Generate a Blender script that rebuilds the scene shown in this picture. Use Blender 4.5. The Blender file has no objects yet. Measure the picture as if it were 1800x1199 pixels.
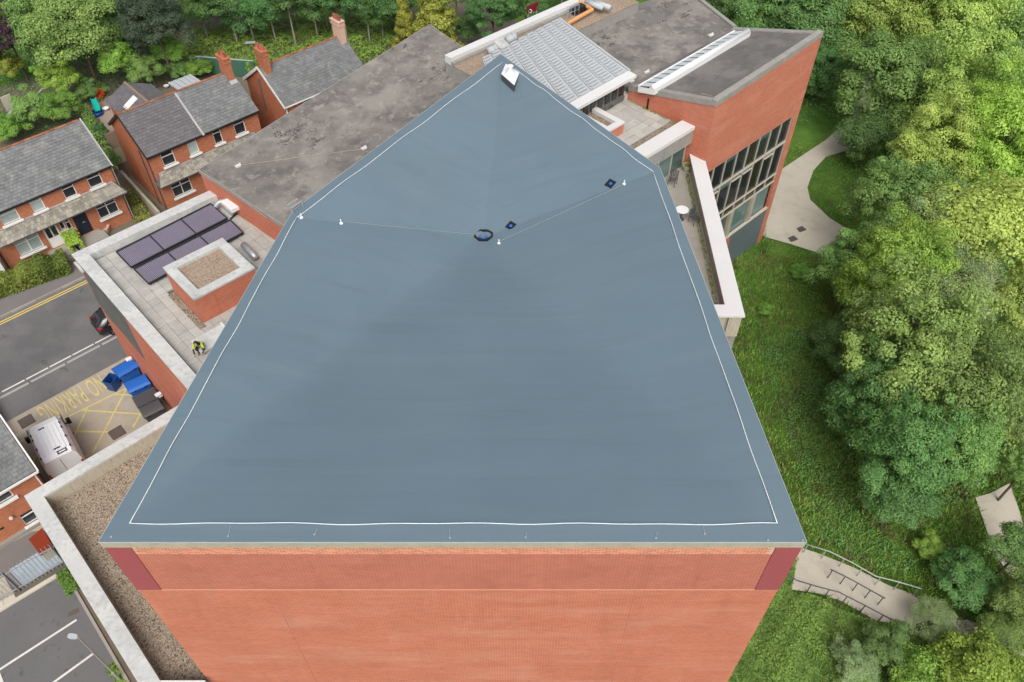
import bpy, bmesh, math, random
import numpy as np
from mathutils import Vector, Matrix
rad = math.radians
random.seed(7)
S = bpy.context.scene
COL = S.collection

# ------------------------------------------------------------------ camera, sky, sun, exposure
CAMZ, TILT, FPX = 40.0, rad(47.3), 1400.0          # drone 40 m above the street, 28 mm lens
cd = bpy.data.cameras.new('camera'); cam = bpy.data.objects.new('camera', cd); COL.objects.link(cam)
cam.location = (0, 0, CAMZ); cam.rotation_euler = (math.pi/2 - TILT, 0, 0)
cd.sensor_width = 36; cd.lens = 28.0; cd.clip_start = 0.5; cd.clip_end = 1500
S.camera = cam
W = bpy.data.worlds.new('World'); S.world = W; W.use_nodes = True
nt = W.node_tree; bg = nt.nodes['Background']
sky = nt.nodes.new('ShaderNodeTexSky'); sky.sky_type = 'NISHITA'; sky.sun_disc = False
SUN_EL, SUN_AZ = rad(50), rad(175)                 # behind the camera, to its right
sky.sun_elevation = SUN_EL; sky.sun_rotation = SUN_AZ; sky.dust_density = 6; sky.air_density = 1.0; sky.ozone_density = 1.0
hs = nt.nodes.new('ShaderNodeHueSaturation'); hs.inputs['Saturation'].default_value = 0.38
nt.links.new(sky.outputs[0], hs.inputs['Color']); nt.links.new(hs.outputs[0], bg.inputs[0]); bg.inputs[1].default_value = 0.15
sd = bpy.data.lights.new('sun', 'SUN'); sun = bpy.data.objects.new('sun', sd); COL.objects.link(sun)
sd.energy = 1.25; sd.angle = rad(40); sd.color = (1.0, 0.96, 0.9)
sv = Vector((math.sin(SUN_AZ)*math.cos(SUN_EL), math.cos(SUN_AZ)*math.cos(SUN_EL), math.sin(SUN_EL)))
sun.rotation_euler = sv.to_track_quat('Z', 'Y').to_euler(); sun.location = (20, -20, 80)
S.view_settings.view_transform = 'Standard'; S.view_settings.look = 'None'
S.view_settings.gamma = 1; S.view_settings.use_curve_mapping = False
S.view_settings.exposure = 0.22

# ------------------------------------------------------------------ survey: photo bearings -> places in the world
D1 = np.array([math.sin(rad(46.6)), math.cos(rad(46.6))])       # along the street
D2 = np.array([-D1[1], D1[0]])                                  # away from the theatre
def ray(px, py):
    x = (px-900)/FPX; y = -(py-599.5)/FPX
    return np.array([x, y*math.sin(TILT)+math.cos(TILT), y*math.cos(TILT)-math.sin(TILT)])
def at(px, py, z):
    r = ray(px, py); return np.array([0, 0, CAMZ]) + (z-CAMZ)/r[2]*r
def gz(x, y=0):
    if x <= 9:
        t = min(1, max(0, (x-2)/7.)); return -2*t*t*(3-2*t)
    return -2-.07*(min(x, 90)-9)
def ground(px, py, up=0.):
    z = 0.
    for i in range(30):
        p = at(px, py, z+up); z = .5*z+.5*gz(p[0])
    return at(px, py, z+up)
def onplane(px, py, O, d):
    r = ray(px, py)
    t, s = np.linalg.solve(np.array([[r[0], -d[0]], [r[1], -d[1]]]), np.array([O[0], O[1]]))
    return s, CAMZ+t*r[2]
def onwall(px, py, O, d):
    s, z = onplane(px, py, O, d); return np.array([O[0]+s*d[0], O[1]+s*d[1], z])
def onface(px, py, p0, n):
    r = ray(px, py); c = np.array([0, 0, CAMZ]); return c + np.dot(p0-c, n)/np.dot(r, n)*r
def w3(O, s, t, z, u=D1, v=D2): return np.array([O[0]+s*u[0]+t*v[0], O[1]+s*u[1]+t*v[1], z])
def toimg(p):
    q = np.array(p, float)-np.array([0, 0, CAMZ])
    a = q[1]*math.sin(TILT)+q[2]*math.cos(TILT); d = q[1]*math.cos(TILT)-q[2]*math.sin(TILT)
    return 900+FPX*q[0]/d, 599.5-FPX*a/d

# ------------------------------------------------------------------ materials
def newmat(name):
    m = bpy.data.materials.new(name); m.use_nodes = True
    return m, m.node_tree, m.node_tree.nodes['Principled BSDF']
def nd(t, kind, **kw):
    n = t.nodes.new(kind)
    for k, v in kw.items():
        if k in n.inputs: n.inputs[k].default_value = v
        else: setattr(n, k, v)
    return n
def mathn(t, op, a, b):
    n = t.nodes.new('ShaderNodeMath'); n.operation = op
    for i, x in enumerate((a, b)):
        if isinstance(x, (int, float)): n.inputs[i].default_value = x
        else: t.links.new(x, n.inputs[i])
    return n.outputs[0]
def ramp(t, fac, lo, hi):
    n = t.nodes.new('ShaderNodeMapRange'); t.links.new(fac, n.inputs[0])
    n.inputs[1].default_value = lo; n.inputs[2].default_value = hi
    return n.outputs[0]
def noise(t, scale, detail=3, rough=.55, vec=None, stretch=None):
    n = nd(t, 'ShaderNodeTexNoise', Scale=scale, Detail=detail, Roughness=rough)
    if vec is None: vec = t.nodes.new('ShaderNodeNewGeometry').outputs['Position']
    if stretch:
        mp = t.nodes.new('ShaderNodeMapping'); mp.inputs['Scale'].default_value = stretch
        if len(stretch) == 3: pass
        t.links.new(vec, mp.inputs[0]); vec = mp.outputs[0]
    t.links.new(vec, n.inputs['Vector']); return n.outputs['Fac']
def scalecol(t, col, fac):            # colour * factor
    n = t.nodes.new('ShaderNodeVectorMath'); n.operation = 'SCALE'
    if isinstance(col, tuple): n.inputs[0].default_value = col[:3]
    else: t.links.new(col, n.inputs[0])
    t.links.new(fac, n.inputs['Scale']); return n.outputs[0]
def mixcol(t, fac, a, b):
    n = t.nodes.new('ShaderNodeMix'); n.data_type = 'RGBA'
    if isinstance(fac, (int, float)): n.inputs[0].default_value = fac
    else: t.links.new(fac, n.inputs[0])
    for i, x in ((6, a), (7, b)):
        if isinstance(x, tuple): n.inputs[i].default_value = (*x[:3], 1)
        else: t.links.new(x, n.inputs[i])
    return n.outputs[2]
def mat(name, col, rough=.7, var=.15, scale=.6, fine=.12, fscale=9., bump=0., bscale=25., spec=.3, metal=0.,
        tone=0., rnd=0., stains=(), base=None):
    m, t, b = newmat(name)
    f = mathn(t, 'ADD', 1-var-fine, mathn(t, 'MULTIPLY', noise(t, scale, 4), 2*var))
    f = mathn(t, 'ADD', f, mathn(t, 'MULTIPLY', noise(t, fscale, 3, .7), 2*fine))
    if tone:
        a = t.nodes.new('ShaderNodeAttribute'); a.attribute_name = 'tone'
        f = mathn(t, 'MULTIPLY', f, mathn(t, 'ADD', 1-tone, mathn(t, 'MULTIPLY', a.outputs['Fac'], 2*tone)))
    if rnd:
        o = t.nodes.new('ShaderNodeObjectInfo')
        f = mathn(t, 'MULTIPLY', f, mathn(t, 'ADD', 1-rnd, mathn(t, 'MULTIPLY', o.outputs['Random'], 2*rnd)))
    c = scalecol(t, base(t) if base else col, f)
    for (sc, ss, lo, hi, amt, *st) in stains:
        k = ramp(t, noise(t, ss, 5, .65, stretch=st[0] if st else None), lo, hi)
        c = mixcol(t, mathn(t, 'MULTIPLY', k, amt), c, sc)
    t.links.new(c, b.inputs['Base Color'])
    b.inputs['Roughness'].default_value = rough; b.inputs['Specular IOR Level'].default_value = spec; b.inputs['Metallic'].default_value = metal
    if bump:
        bn = nd(t, 'ShaderNodeBump', Strength=bump, Distance=.05)
        t.links.new(noise(t, bscale, 4, .6), bn.inputs['Height']); t.links.new(bn.outputs[0], b.inputs['Normal'])
    return m
def brickmat(name, c1, c2, mortar, var=.12, stains=(), tone=0., msize=.016):
    m, t, b = newmat(name)
    uv = t.nodes.new('ShaderNodeUVMap')
    br = t.nodes.new('ShaderNodeTexBrick'); br.inputs['Scale'].default_value = 1
    br.inputs['Brick Width'].default_value = .225; br.inputs['Row Height'].default_value = .075; br.inputs['Mortar Size'].default_value = msize*.5
    br.inputs['Mortar Smooth'].default_value = .3
    br.inputs['Color1'].default_value = (*c1, 1); br.inputs['Color2'].default_value = (*c2, 1); br.inputs['Mortar'].default_value = (*mortar, 1)
    t.links.new(uv.outputs[0], br.inputs['Vector'])
    f = mathn(t, 'ADD', 1-var-.06, mathn(t, 'MULTIPLY', noise(t, .5, 4), 2*var))
    f = mathn(t, 'ADD', f, mathn(t, 'MULTIPLY', noise(t, 5, 4, .7, stretch=(1, 1, 4)), .12))
    if tone:
        a = t.nodes.new('ShaderNodeAttribute'); a.attribute_name = 'tone'
        f = mathn(t, 'MULTIPLY', f, mathn(t, 'ADD', 1-tone, mathn(t, 'MULTIPLY', a.outputs['Fac'], 2*tone)))
    c = scalecol(t, br.outputs['Color'], f)
    for (sc, ss, lo, hi, amt, *st) in stains:
        k = ramp(t, noise(t, ss, 5, .65, stretch=st[0] if st else None), lo, hi)
        c = mixcol(t, mathn(t, 'MULTIPLY', k, amt), c, sc)
    t.links.new(c, b.inputs['Base Color']); b.inputs['Roughness'].default_value = .85; b.inputs['Specular IOR Level'].default_value = .2
    bn = nd(t, 'ShaderNodeBump', Strength=.4, Distance=.01); bn.invert = True
    t.links.new(br.outputs['Fac'], bn.inputs['Height']); t.links.new(bn.outputs[0], b.inputs['Normal'])
    return m
def glassmat(name, col, rough=.06, rnd=.3):
    m = mat(name, col, rough=rough, var=.2, scale=1.2, fine=.1, fscale=4, spec=.6, rnd=rnd); return m
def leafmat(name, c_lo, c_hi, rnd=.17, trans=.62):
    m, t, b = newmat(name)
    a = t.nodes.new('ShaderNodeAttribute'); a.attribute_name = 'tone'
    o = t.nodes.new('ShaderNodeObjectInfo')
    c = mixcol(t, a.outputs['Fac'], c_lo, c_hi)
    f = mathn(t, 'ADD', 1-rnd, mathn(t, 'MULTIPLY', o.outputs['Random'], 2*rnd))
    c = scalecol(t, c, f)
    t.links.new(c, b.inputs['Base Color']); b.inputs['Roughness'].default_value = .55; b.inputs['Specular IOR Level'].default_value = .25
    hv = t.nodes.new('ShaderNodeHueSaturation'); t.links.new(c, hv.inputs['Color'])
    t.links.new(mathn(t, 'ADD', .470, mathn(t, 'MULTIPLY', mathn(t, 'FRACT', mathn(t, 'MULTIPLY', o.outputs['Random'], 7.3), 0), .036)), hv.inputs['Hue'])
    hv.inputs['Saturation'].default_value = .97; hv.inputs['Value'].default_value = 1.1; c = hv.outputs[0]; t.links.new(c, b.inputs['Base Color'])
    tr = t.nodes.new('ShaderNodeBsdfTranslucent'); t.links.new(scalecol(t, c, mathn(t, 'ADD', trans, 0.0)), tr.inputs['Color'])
    mx = t.nodes.new('ShaderNodeAddShader')
    t.links.new(b.outputs[0], mx.inputs[0]); t.links.new(tr.outputs[0], mx.inputs[1])
    t.links.new(mx.outputs[0], t.nodes['Material Output'].inputs['Surface'])
    return m
def gravelmat(name, cols, size=.07):
    def base(t):
        g = t.nodes.new('ShaderNodeNewGeometry')
        v = nd(t, 'ShaderNodeTexVoronoi', Scale=1/size); t.links.new(g.outputs['Position'], v.inputs['Vector'])
        sep = t.nodes.new('ShaderNodeSeparateColor'); t.links.new(v.outputs['Color'], sep.inputs[0])
        c = mixcol(t, sep.outputs[0], cols[0], cols[1]); return mixcol(t, ramp(t, sep.outputs[1], .75, .8), c, cols[2])
    return mat(name, cols[0], rough=.9, var=.22, scale=.5, fine=.12, fscale=30, bump=.7, bscale=14, base=base, tone=0)

M = {}
M['membrane'] = mat('roof_membrane', (.119, .172, .209), rough=.38, var=.11, scale=.20, fine=.03, fscale=3, spec=.35,
                    bump=.12, bscale=1.1, stains=(((.145, .198, .232), .5, .5, .75, .4, (.2, 2.6, 1)), ((.092, .134, .16), .6, .54, .76, .45, (.16, 2.8, 1)), ((.135, .178, .20), .16, .52, .7, .4)))
M['edge_grey'] = mat('edge_trim_grey', (.42, .44, .44), rough=.5, var=.2)
M['white_cable'] = mat('white_cable', (.72, .75, .77), rough=.5, var=.04)
M['brick_orange'] = brickmat('orange_brick', (.495, .146, .084), (.405, .115, .069), (.55, .29, .21), stains=(((.55, .28, .20), .7, .48, .7, .45, (.4, .4, 1.6)), ((.36, .10, .05), 1.2, .52, .75, .45, (.25, .25, 2.5)), ((.33, .105, .062), .9, .54, .72, .2, (1.4, 1.4, .10)), ((.58, .33, .25), 1.1, .58, .75, .2, (1.2, 1.2, .16))))
M['brick_pink'] = brickmat('pinkish_brick', (.445, .136, .092), (.375, .112, .078), (.51, .27, .21), stains=(((.27, .08, .055), 1.0, .5, .8, .45, (.6, .6, 1.2)), ((.28, .085, .06), 1.1, .53, .72, .25, (1.5, 1.5, .12)),))
M['brick_house'] = brickmat('house_brick', (.46, .16, .072), (.35, .11, .055), (.38, .22, .15), stains=(((.2, .07, .04), 1.3, .58, .8, .5),))
M['brick_unit'] = mat('brick_unit', (.52, .19, .115), rough=.85, var=.1, rnd=.22, tone=.22)
M['string_brick'] = mat('pale_brick_course', (.52, .25, .17), rough=.85, var=.15, scale=2, fine=.2, fscale=20)
M['mortar'] = mat('pale_mortar', (.56, .38, .29), rough=.9)
M['red_panel'] = mat('dark_red_panel', (.31, .078, .09), rough=.5, var=.1, scale=.4, fine=.03, stains=(((.38, .2, .2), 3, .66, .76, .5, (1, 1, .2)),))
M['concrete_beige'] = mat('weathered_concrete_edge', (.36, .33, .26), rough=.85, var=.2, scale=1.5, fine=.15, fscale=8, stains=(((.18, .17, .13), 2.5, .55, .75, .5),))
M['white_coping'] = mat('stained_white_coping', (.53, .535, .52), rough=.7, var=.10, scale=.8, fine=.10, fscale=9, stains=(((.33, .345, .34), 1.0, .42, .66, .7), ((.24, .25, .245), 4.0, .5, .72, .5), ((.60, .60, .58), .5, .5, .7, .5)))
M['clean_coping'] = mat('white_coping_clean', (.60, .60, .595), rough=.6, var=.05, fine=.04, stains=(((.5, .5, .47), 1.5, .6, .8, .4),))
M['upstand'] = mat('stained_upstand', (.42, .39, .31), rough=.85, var=.18, scale=1.2, fine=.12, stains=(((.24, .21, .14), 3, .5, .75, .6, (3, 3, .6)),))
M['grey_felt'] = mat('grey_roof_felt', (.165, .153, .14), rough=.9, var=.17, scale=.45, fine=.14, fscale=5, bump=.15, bscale=30,
                     stains=(((.27, .25, .225), .28, .46, .6, .75), ((.095, .09, .087), .7, .5, .63, .65), ((.33, .31, .27), 1.7, .56, .66, .55)))
M['grey_felt_clean'] = mat('grey_roof_felt_even', (.135, .127, .122), rough=.9, var=.14, scale=.5, fine=.12, fscale=6, bump=.15, bscale=30,
                     stains=(((.21, .198, .185), .35, .46, .62, .65), ((.085, .082, .08), .9, .5, .64, .55),))
M['felt_edge'] = mat('grey_felt_edge', (.28, .27, .25), rough=.85, var=.18, scale=1.4, fine=.12, stains=(((.15, .15, .13), 3, .5, .75, .5),))
M['paver'] = mat('paving_slab', (.40, .39, .36), rough=.9, var=.14, scale=1.2, fine=.14, fscale=7, rnd=.09, bump=.1, stains=(((.25, .25, .23), 1.8, .5, .75, .5), ((.55, .53, .5), 4, .6, .75, .4)))
M['dirt_joint'] = mat('dirt_joint', (.12, .115, .09), rough=.95, var=.25)
M['gravel_tan'] = gravelmat('tan_gravel', [(.27, .20, .145), (.40, .31, .235), (.20, .16, .12)], .05)
M['gravel_dark'] = gravelmat('mixed_gravel', [(.20, .165, .12), (.34, .28, .21), (.09, .075, .055)], .065)
M['stone_unit'] = mat('loose_stone', (.33, .265, .20), rough=.9, tone=.55)
M['solar_frame'] = mat('black_solar_frame', (.02, .02, .022), rough=.4)
M['solar_tube'] = mat('purple_grey_glass_tube', (.195, .175, .235), rough=.18, var=.1, spec=.8)
M['solar_back'] = mat('grey_collector_back', (.30, .28, .35), rough=.4)
M['white_paint'] = mat('white_paint', (.68, .69, .69), rough=.5, var=.05, fine=.03)
M['upvc'] = mat('white_window_frame', (.70, .70, .68), rough=.4, var=.04, fine=.02)
M['glass'] = glassmat('dark_window_glass', (.022, .026, .03))
M['glass_olive'] = glassmat('tinted_window_glass', (.032, .033, .022), rnd=.7)
M['terrace'] = mat('stained_terrace_floor', (.30, .28, .245), rough=.9, var=.15, fine=.14, fscale=7, stains=(((.19, .18, .15), 1.2, .48, .68, .6), ((.38, .36, .33), 2.4, .52, .7, .4)))
M['glass_curtain'] = glassmat('curtained_window_glass', (.33, .40, .38), rough=.2, rnd=.15)
M['glass_teal'] = glassmat('greenish_glass', (.10, .16, .15), rough=.08)
M['alu'] = mat('aluminium_frame', (.44, .41, .34), rough=.45, var=.08)
M['steel'] = mat('galvanised_steel', (.45, .47, .48), rough=.4, metal=.5, var=.1)
M['louver'] = mat('pale_grey_metal_deck', (.41, .435, .45), rough=.5, var=.06, fine=.05, fscale=4)
M['slate_cladding'] = mat('grey_blue_cladding', (.115, .15, .16), rough=.5, var=.12, fine=.06)
M['dark_stone'] = mat('dark_grey_stone', (.115, .12, .115), rough=.7, var=.3, scale=1, fine=.2, fscale=4, stains=(((.26, .25, .24), 2.5, .55, .7, .7, (.5, .5, 2)),))
M['slate'] = mat('grey_roof_slate', (.160, .167, .170), rough=.75, var=.14, scale=.7, fine=.1, fscale=5, tone=.15, stains=(((.30, .30, .285), 1.2, .52, .68, .5), ((.10, .105, .105), .9, .52, .7, .5)))
M['slate_new'] = mat('dark_new_slate', (.128, .122, .128), rough=.7, var=.08, fine=.06, tone=.13)
M['slate_old'] = mat('lichened_canopy_tile', (.25, .235, .20), rough=.85, var=.2, scale=1.2, fine=.15, tone=.3, stains=(((.40, .36, .26), 2.5, .52, .68, .65), ((.09, .085, .075), 2, .58, .75, .6)))
M['underlay'] = mat('roof_underlay', (.10, .10, .10), rough=.9)
M['terracotta'] = mat('terracotta_tile', (.27, .115, .06), rough=.8, var=.2, scale=2, rnd=.25)
M['pot'] = mat('clay_chimney_pot', (.36, .12, .08), rough=.8, rnd=.3)
M['lead'] = mat('lead_flashing', (.35, .355, .36), rough=.55, var=.2)
M['black_plastic'] = mat('black_plastic', (.015, .016, .018), rough=.35, var=.1)
M['navy_door'] = mat('navy_front_door', (.012, .018, .03), rough=.3, var=.05)
M['asphalt'] = mat('road_asphalt', (.140, .138, .139), rough=.9, var=.16, scale=.25, fine=.09, fscale=12, bump=.15, stains=(((.18, .175, .17), .3, .48, .62, .6, (.5, .5, 1)), ((.09, .09, .095), .2, .48, .62, .6), ((.06, .06, .06), 1.3, .62, .68, .5)))
M['asphalt_park'] = mat('car_park_asphalt', (.128, .129, .131), rough=.9, var=.12, scale=.4, fine=.1, fscale=12, bump=.15, stains=(((.07, .07, .072), 1.6, .6, .66, .6), ((.165, .165, .165), .5, .5, .75, .4)))
M['pavement'] = mat('grey_pavement', (.17, .16, .155), rough=.9, var=.14, fine=.1, fscale=10)
M['kerb'] = mat('kerb_stone', (.30, .28, .25), rough=.85, var=.2, rnd=.12)
M['yard_concrete'] = mat('yard_concrete', (.385, .335, .262), rough=.9, var=.13, scale=.5, fine=.1, fscale=7, stains=(((.21, .185, .15), .9, .5, .75, .6), ((.40, .35, .29), .6, .55, .75, .5)))
M['path_concrete'] = mat('path_concrete', (.455, .415, .34), rough=.9, var=.12, scale=.5, fine=.1, fscale=6, stains=(((.32, .29, .24), .9, .5, .75, .6),))
M['yellow_line'] = mat('worn_yellow_paint', (.60, .50, .19), rough=.85, var=.2, scale=2, stains=(((.38, .33, .23), 3.5, .5, .68, .6),))
M['yellow_clean'] = mat('yellow_paint', (.66, .50, .12), rough=.8, var=.12)
M['white_line'] = mat('white_road_paint', (.62, .61, .58), rough=.8, var=.12, stains=(((.25, .25, .24), 4, .58, .75, .5),))
M['worn_white'] = mat('worn_white_paint', (.34, .335, .325), rough=.85, var=.15)
M['blue_path'] = mat('pale_blue_surface', (.36, .45, .52), rough=.8, var=.1)
M['slab_cream'] = mat('cream_slab', (.45, .42, .35), rough=.9, rnd=.15)
M['soil'] = mat('garden_soil', (.16, .13, .10), rough=.95, var=.25, scale=1, fine=.2, fscale=6, bump=.4, bscale=8, stains=(((.10, .13, .05), 1.0, .48, .65, .8),))
M['patio'] = mat('patio_paving', (.30, .235, .19), rough=.9, var=.15, fine=.12)
M['blue_plastic'] = mat('blue_bin_plastic', (.018, .115, .44), rough=.4, var=.08, fine=.03)
M['navy_plastic'] = mat('dark_blue_bin_plastic', (.012, .055, .20), rough=.4, var=.08)
M['grey_plastic'] = mat('dark_grey_plastic', (.075, .075, .08), rough=.5, var=.1)
M['rubber'] = mat('tyre_rubber', (.015, .015, .015), rough=.8)
M['car_paint'] = mat('black_car_paint', (.012, .013, .016), rough=.15, var=.03, fine=.01, spec=.7)
M['van_paint'] = mat('white_van_paint', (.70, .71, .73), rough=.3, var=.03, fine=.02, spec=.5, stains=(((.6, .6, .58), 1.5, .6, .8, .4),))
M['red_lamp'] = mat('red_tail_lamp', (.45, .01, .015), rough=.2, spec=.7)
M['rim'] = mat('alloy_wheel', (.3, .3, .31), rough=.35, metal=.7)
M['railing'] = mat('dark_grey_railing', (.07, .072, .08), rough=.5)
M['pale_rail'] = mat('pale_green_railing', (.33, .37, .32), rough=.5, metal=.2)
M['drain_iron'] = mat('rusty_drain_cover', (.12, .09, .075), rough=.8, fine=.25, fscale=20)
M['orange'] = mat('orange_fabric', (.70, .11, .03), rough=.7)
M['turquoise'] = mat('turquoise_plastic', (.0, .38, .30), rough=.5)
M['pipe_orange'] = mat('orange_pipe', (.62, .30, .12), rough=.5)
M['skin'] = mat('skin', (.45, .25, .17), rough=.6)
M['hivis'] = mat('hi_vis_yellow', (.45, .55, .07), rough=.6)
M['dark_cloth'] = mat('dark_work_trousers', (.02, .022, .028), rough=.85)
M['bark'] = mat('tree_bark', (.14, .11, .085), rough=.9, var=.25, fine=.2)
M['pale_bark'] = mat('pale_tree_bark', (.34, .31, .26), rough=.9, var=.25, fine=.2)
M['rust_red'] = mat('orange_red_paint', (.23, .035, .014), rough=.6, var=.12)
M['sign_red'] = mat('dark_red_sign', (.16, .02, .02), rough=.4)
M['timber'] = mat('weathered_timber', (.20, .15, .11), rough=.9, rnd=.2)
M['fence_green'] = mat('green_mesh', (.05, .13, .09), rough=.6)
M['rooflight'] = glassmat('pale_rooflight_glass', (.50, .56, .57), rough=.15, rnd=.06)
M['water'] = mat('river_water', (.10, .12, .13), rough=.12, spec=.6, var=.1)
LEAF = {
 'mid': leafmat('mid_green_leaves', (0.058, 0.126, 0.03), (0.18, 0.299, 0.075)),
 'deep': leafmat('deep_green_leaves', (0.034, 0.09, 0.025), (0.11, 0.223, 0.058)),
 'lime': leafmat('yellow_green_leaves', (0.103, 0.17, 0.031), (0.29, 0.381, 0.085)),
 'bright': leafmat('bright_green_leaves', (0.085, 0.179, 0.022), (0.232, 0.392, 0.06)),
 'grey': leafmat('greyish_green_leaves', (0.09, 0.148, 0.062), (0.232, 0.315, 0.13)),
 'dark': leafmat('dark_blue_green_leaves', (0.022, 0.042, 0.022), (0.068, 0.108, 0.06)),
 'wood': leafmat('woodland_leaves', (0.027, 0.081, 0.023), (0.098, 0.212, 0.055)),
 'copper': leafmat('copper_leaves', (0.018, 0.008, 0.013), (0.056, 0.024, 0.036)),
 'gold': leafmat('golden_conifer_leaves', (.085, .115, .012), (.29, .32, .05)),
 'bramble': leafmat('bramble_leaves', (0.058, 0.143, 0.02), (0.174, 0.326, 0.05)),
 'weed': leafmat('meadow_weed_leaves', (.040, .105, .018), (.115, .225, .042)),
 'hedge': leafmat('hedge_leaves', (0.054, 0.09, 0.014), (0.186, 0.218, 0.04)),
}
def grassmat():
    m, t, b = newmat('meadow_grass')
    n1 = noise(t, .35, 4); n2 = noise(t, 1.7, 4)
    c = mixcol(t, ramp(t, n1, .35, .65), (.105, .225, .036), (.225, .36, .066))
    c = mixcol(t, mathn(t, 'MULTIPLY', ramp(t, n2, .5, .64), .75), c, (.20, .18, .075))
    c = mixcol(t, mathn(t, 'MULTIPLY', ramp(t, noise(t, .55, 4), .53, .66), .75), c, (.15, .115, .055))
    a = t.nodes.new('ShaderNodeAttribute'); a.attribute_name = 'tone'
    c = scalecol(t, c, mathn(t, 'ADD', .6, mathn(t, 'MULTIPLY', a.outputs['Fac'], .8)))
    t.links.new(c, b.inputs['Base Color']); b.inputs['Roughness'].default_value = .8; b.inputs['Specular IOR Level'].default_value = .15
    return m
M['grass'] = grassmat()
def groundmat():
    m, t, b = newmat('ground_grass_and_soil')
    c = mixcol(t, ramp(t, noise(t, .4, 5), .35, .65), (.045, .11, .018), (.095, .18, .03))
    c = mixcol(t, mathn(t, 'MULTIPLY', ramp(t, noise(t, 1.1, 4), .56, .72), .7), c, (.075, .055, .035))
    c = scalecol(t, c, mathn(t, 'ADD', .7, mathn(t, 'MULTIPLY', noise(t, 9, 4, .7), .6)))
    t.links.new(c, b.inputs['Base Color']); b.inputs['Roughness'].default_value = .95; b.inputs['Specular IOR Level'].default_value = .1
    bn = nd(t, 'ShaderNodeBump', Strength=.5, Distance=.1); t.links.new(noise(t, 7, 4, .7), bn.inputs['Height']); t.links.new(bn.outputs[0], b.inputs['Normal'])
    return m
M['ground'] = groundmat()

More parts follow.
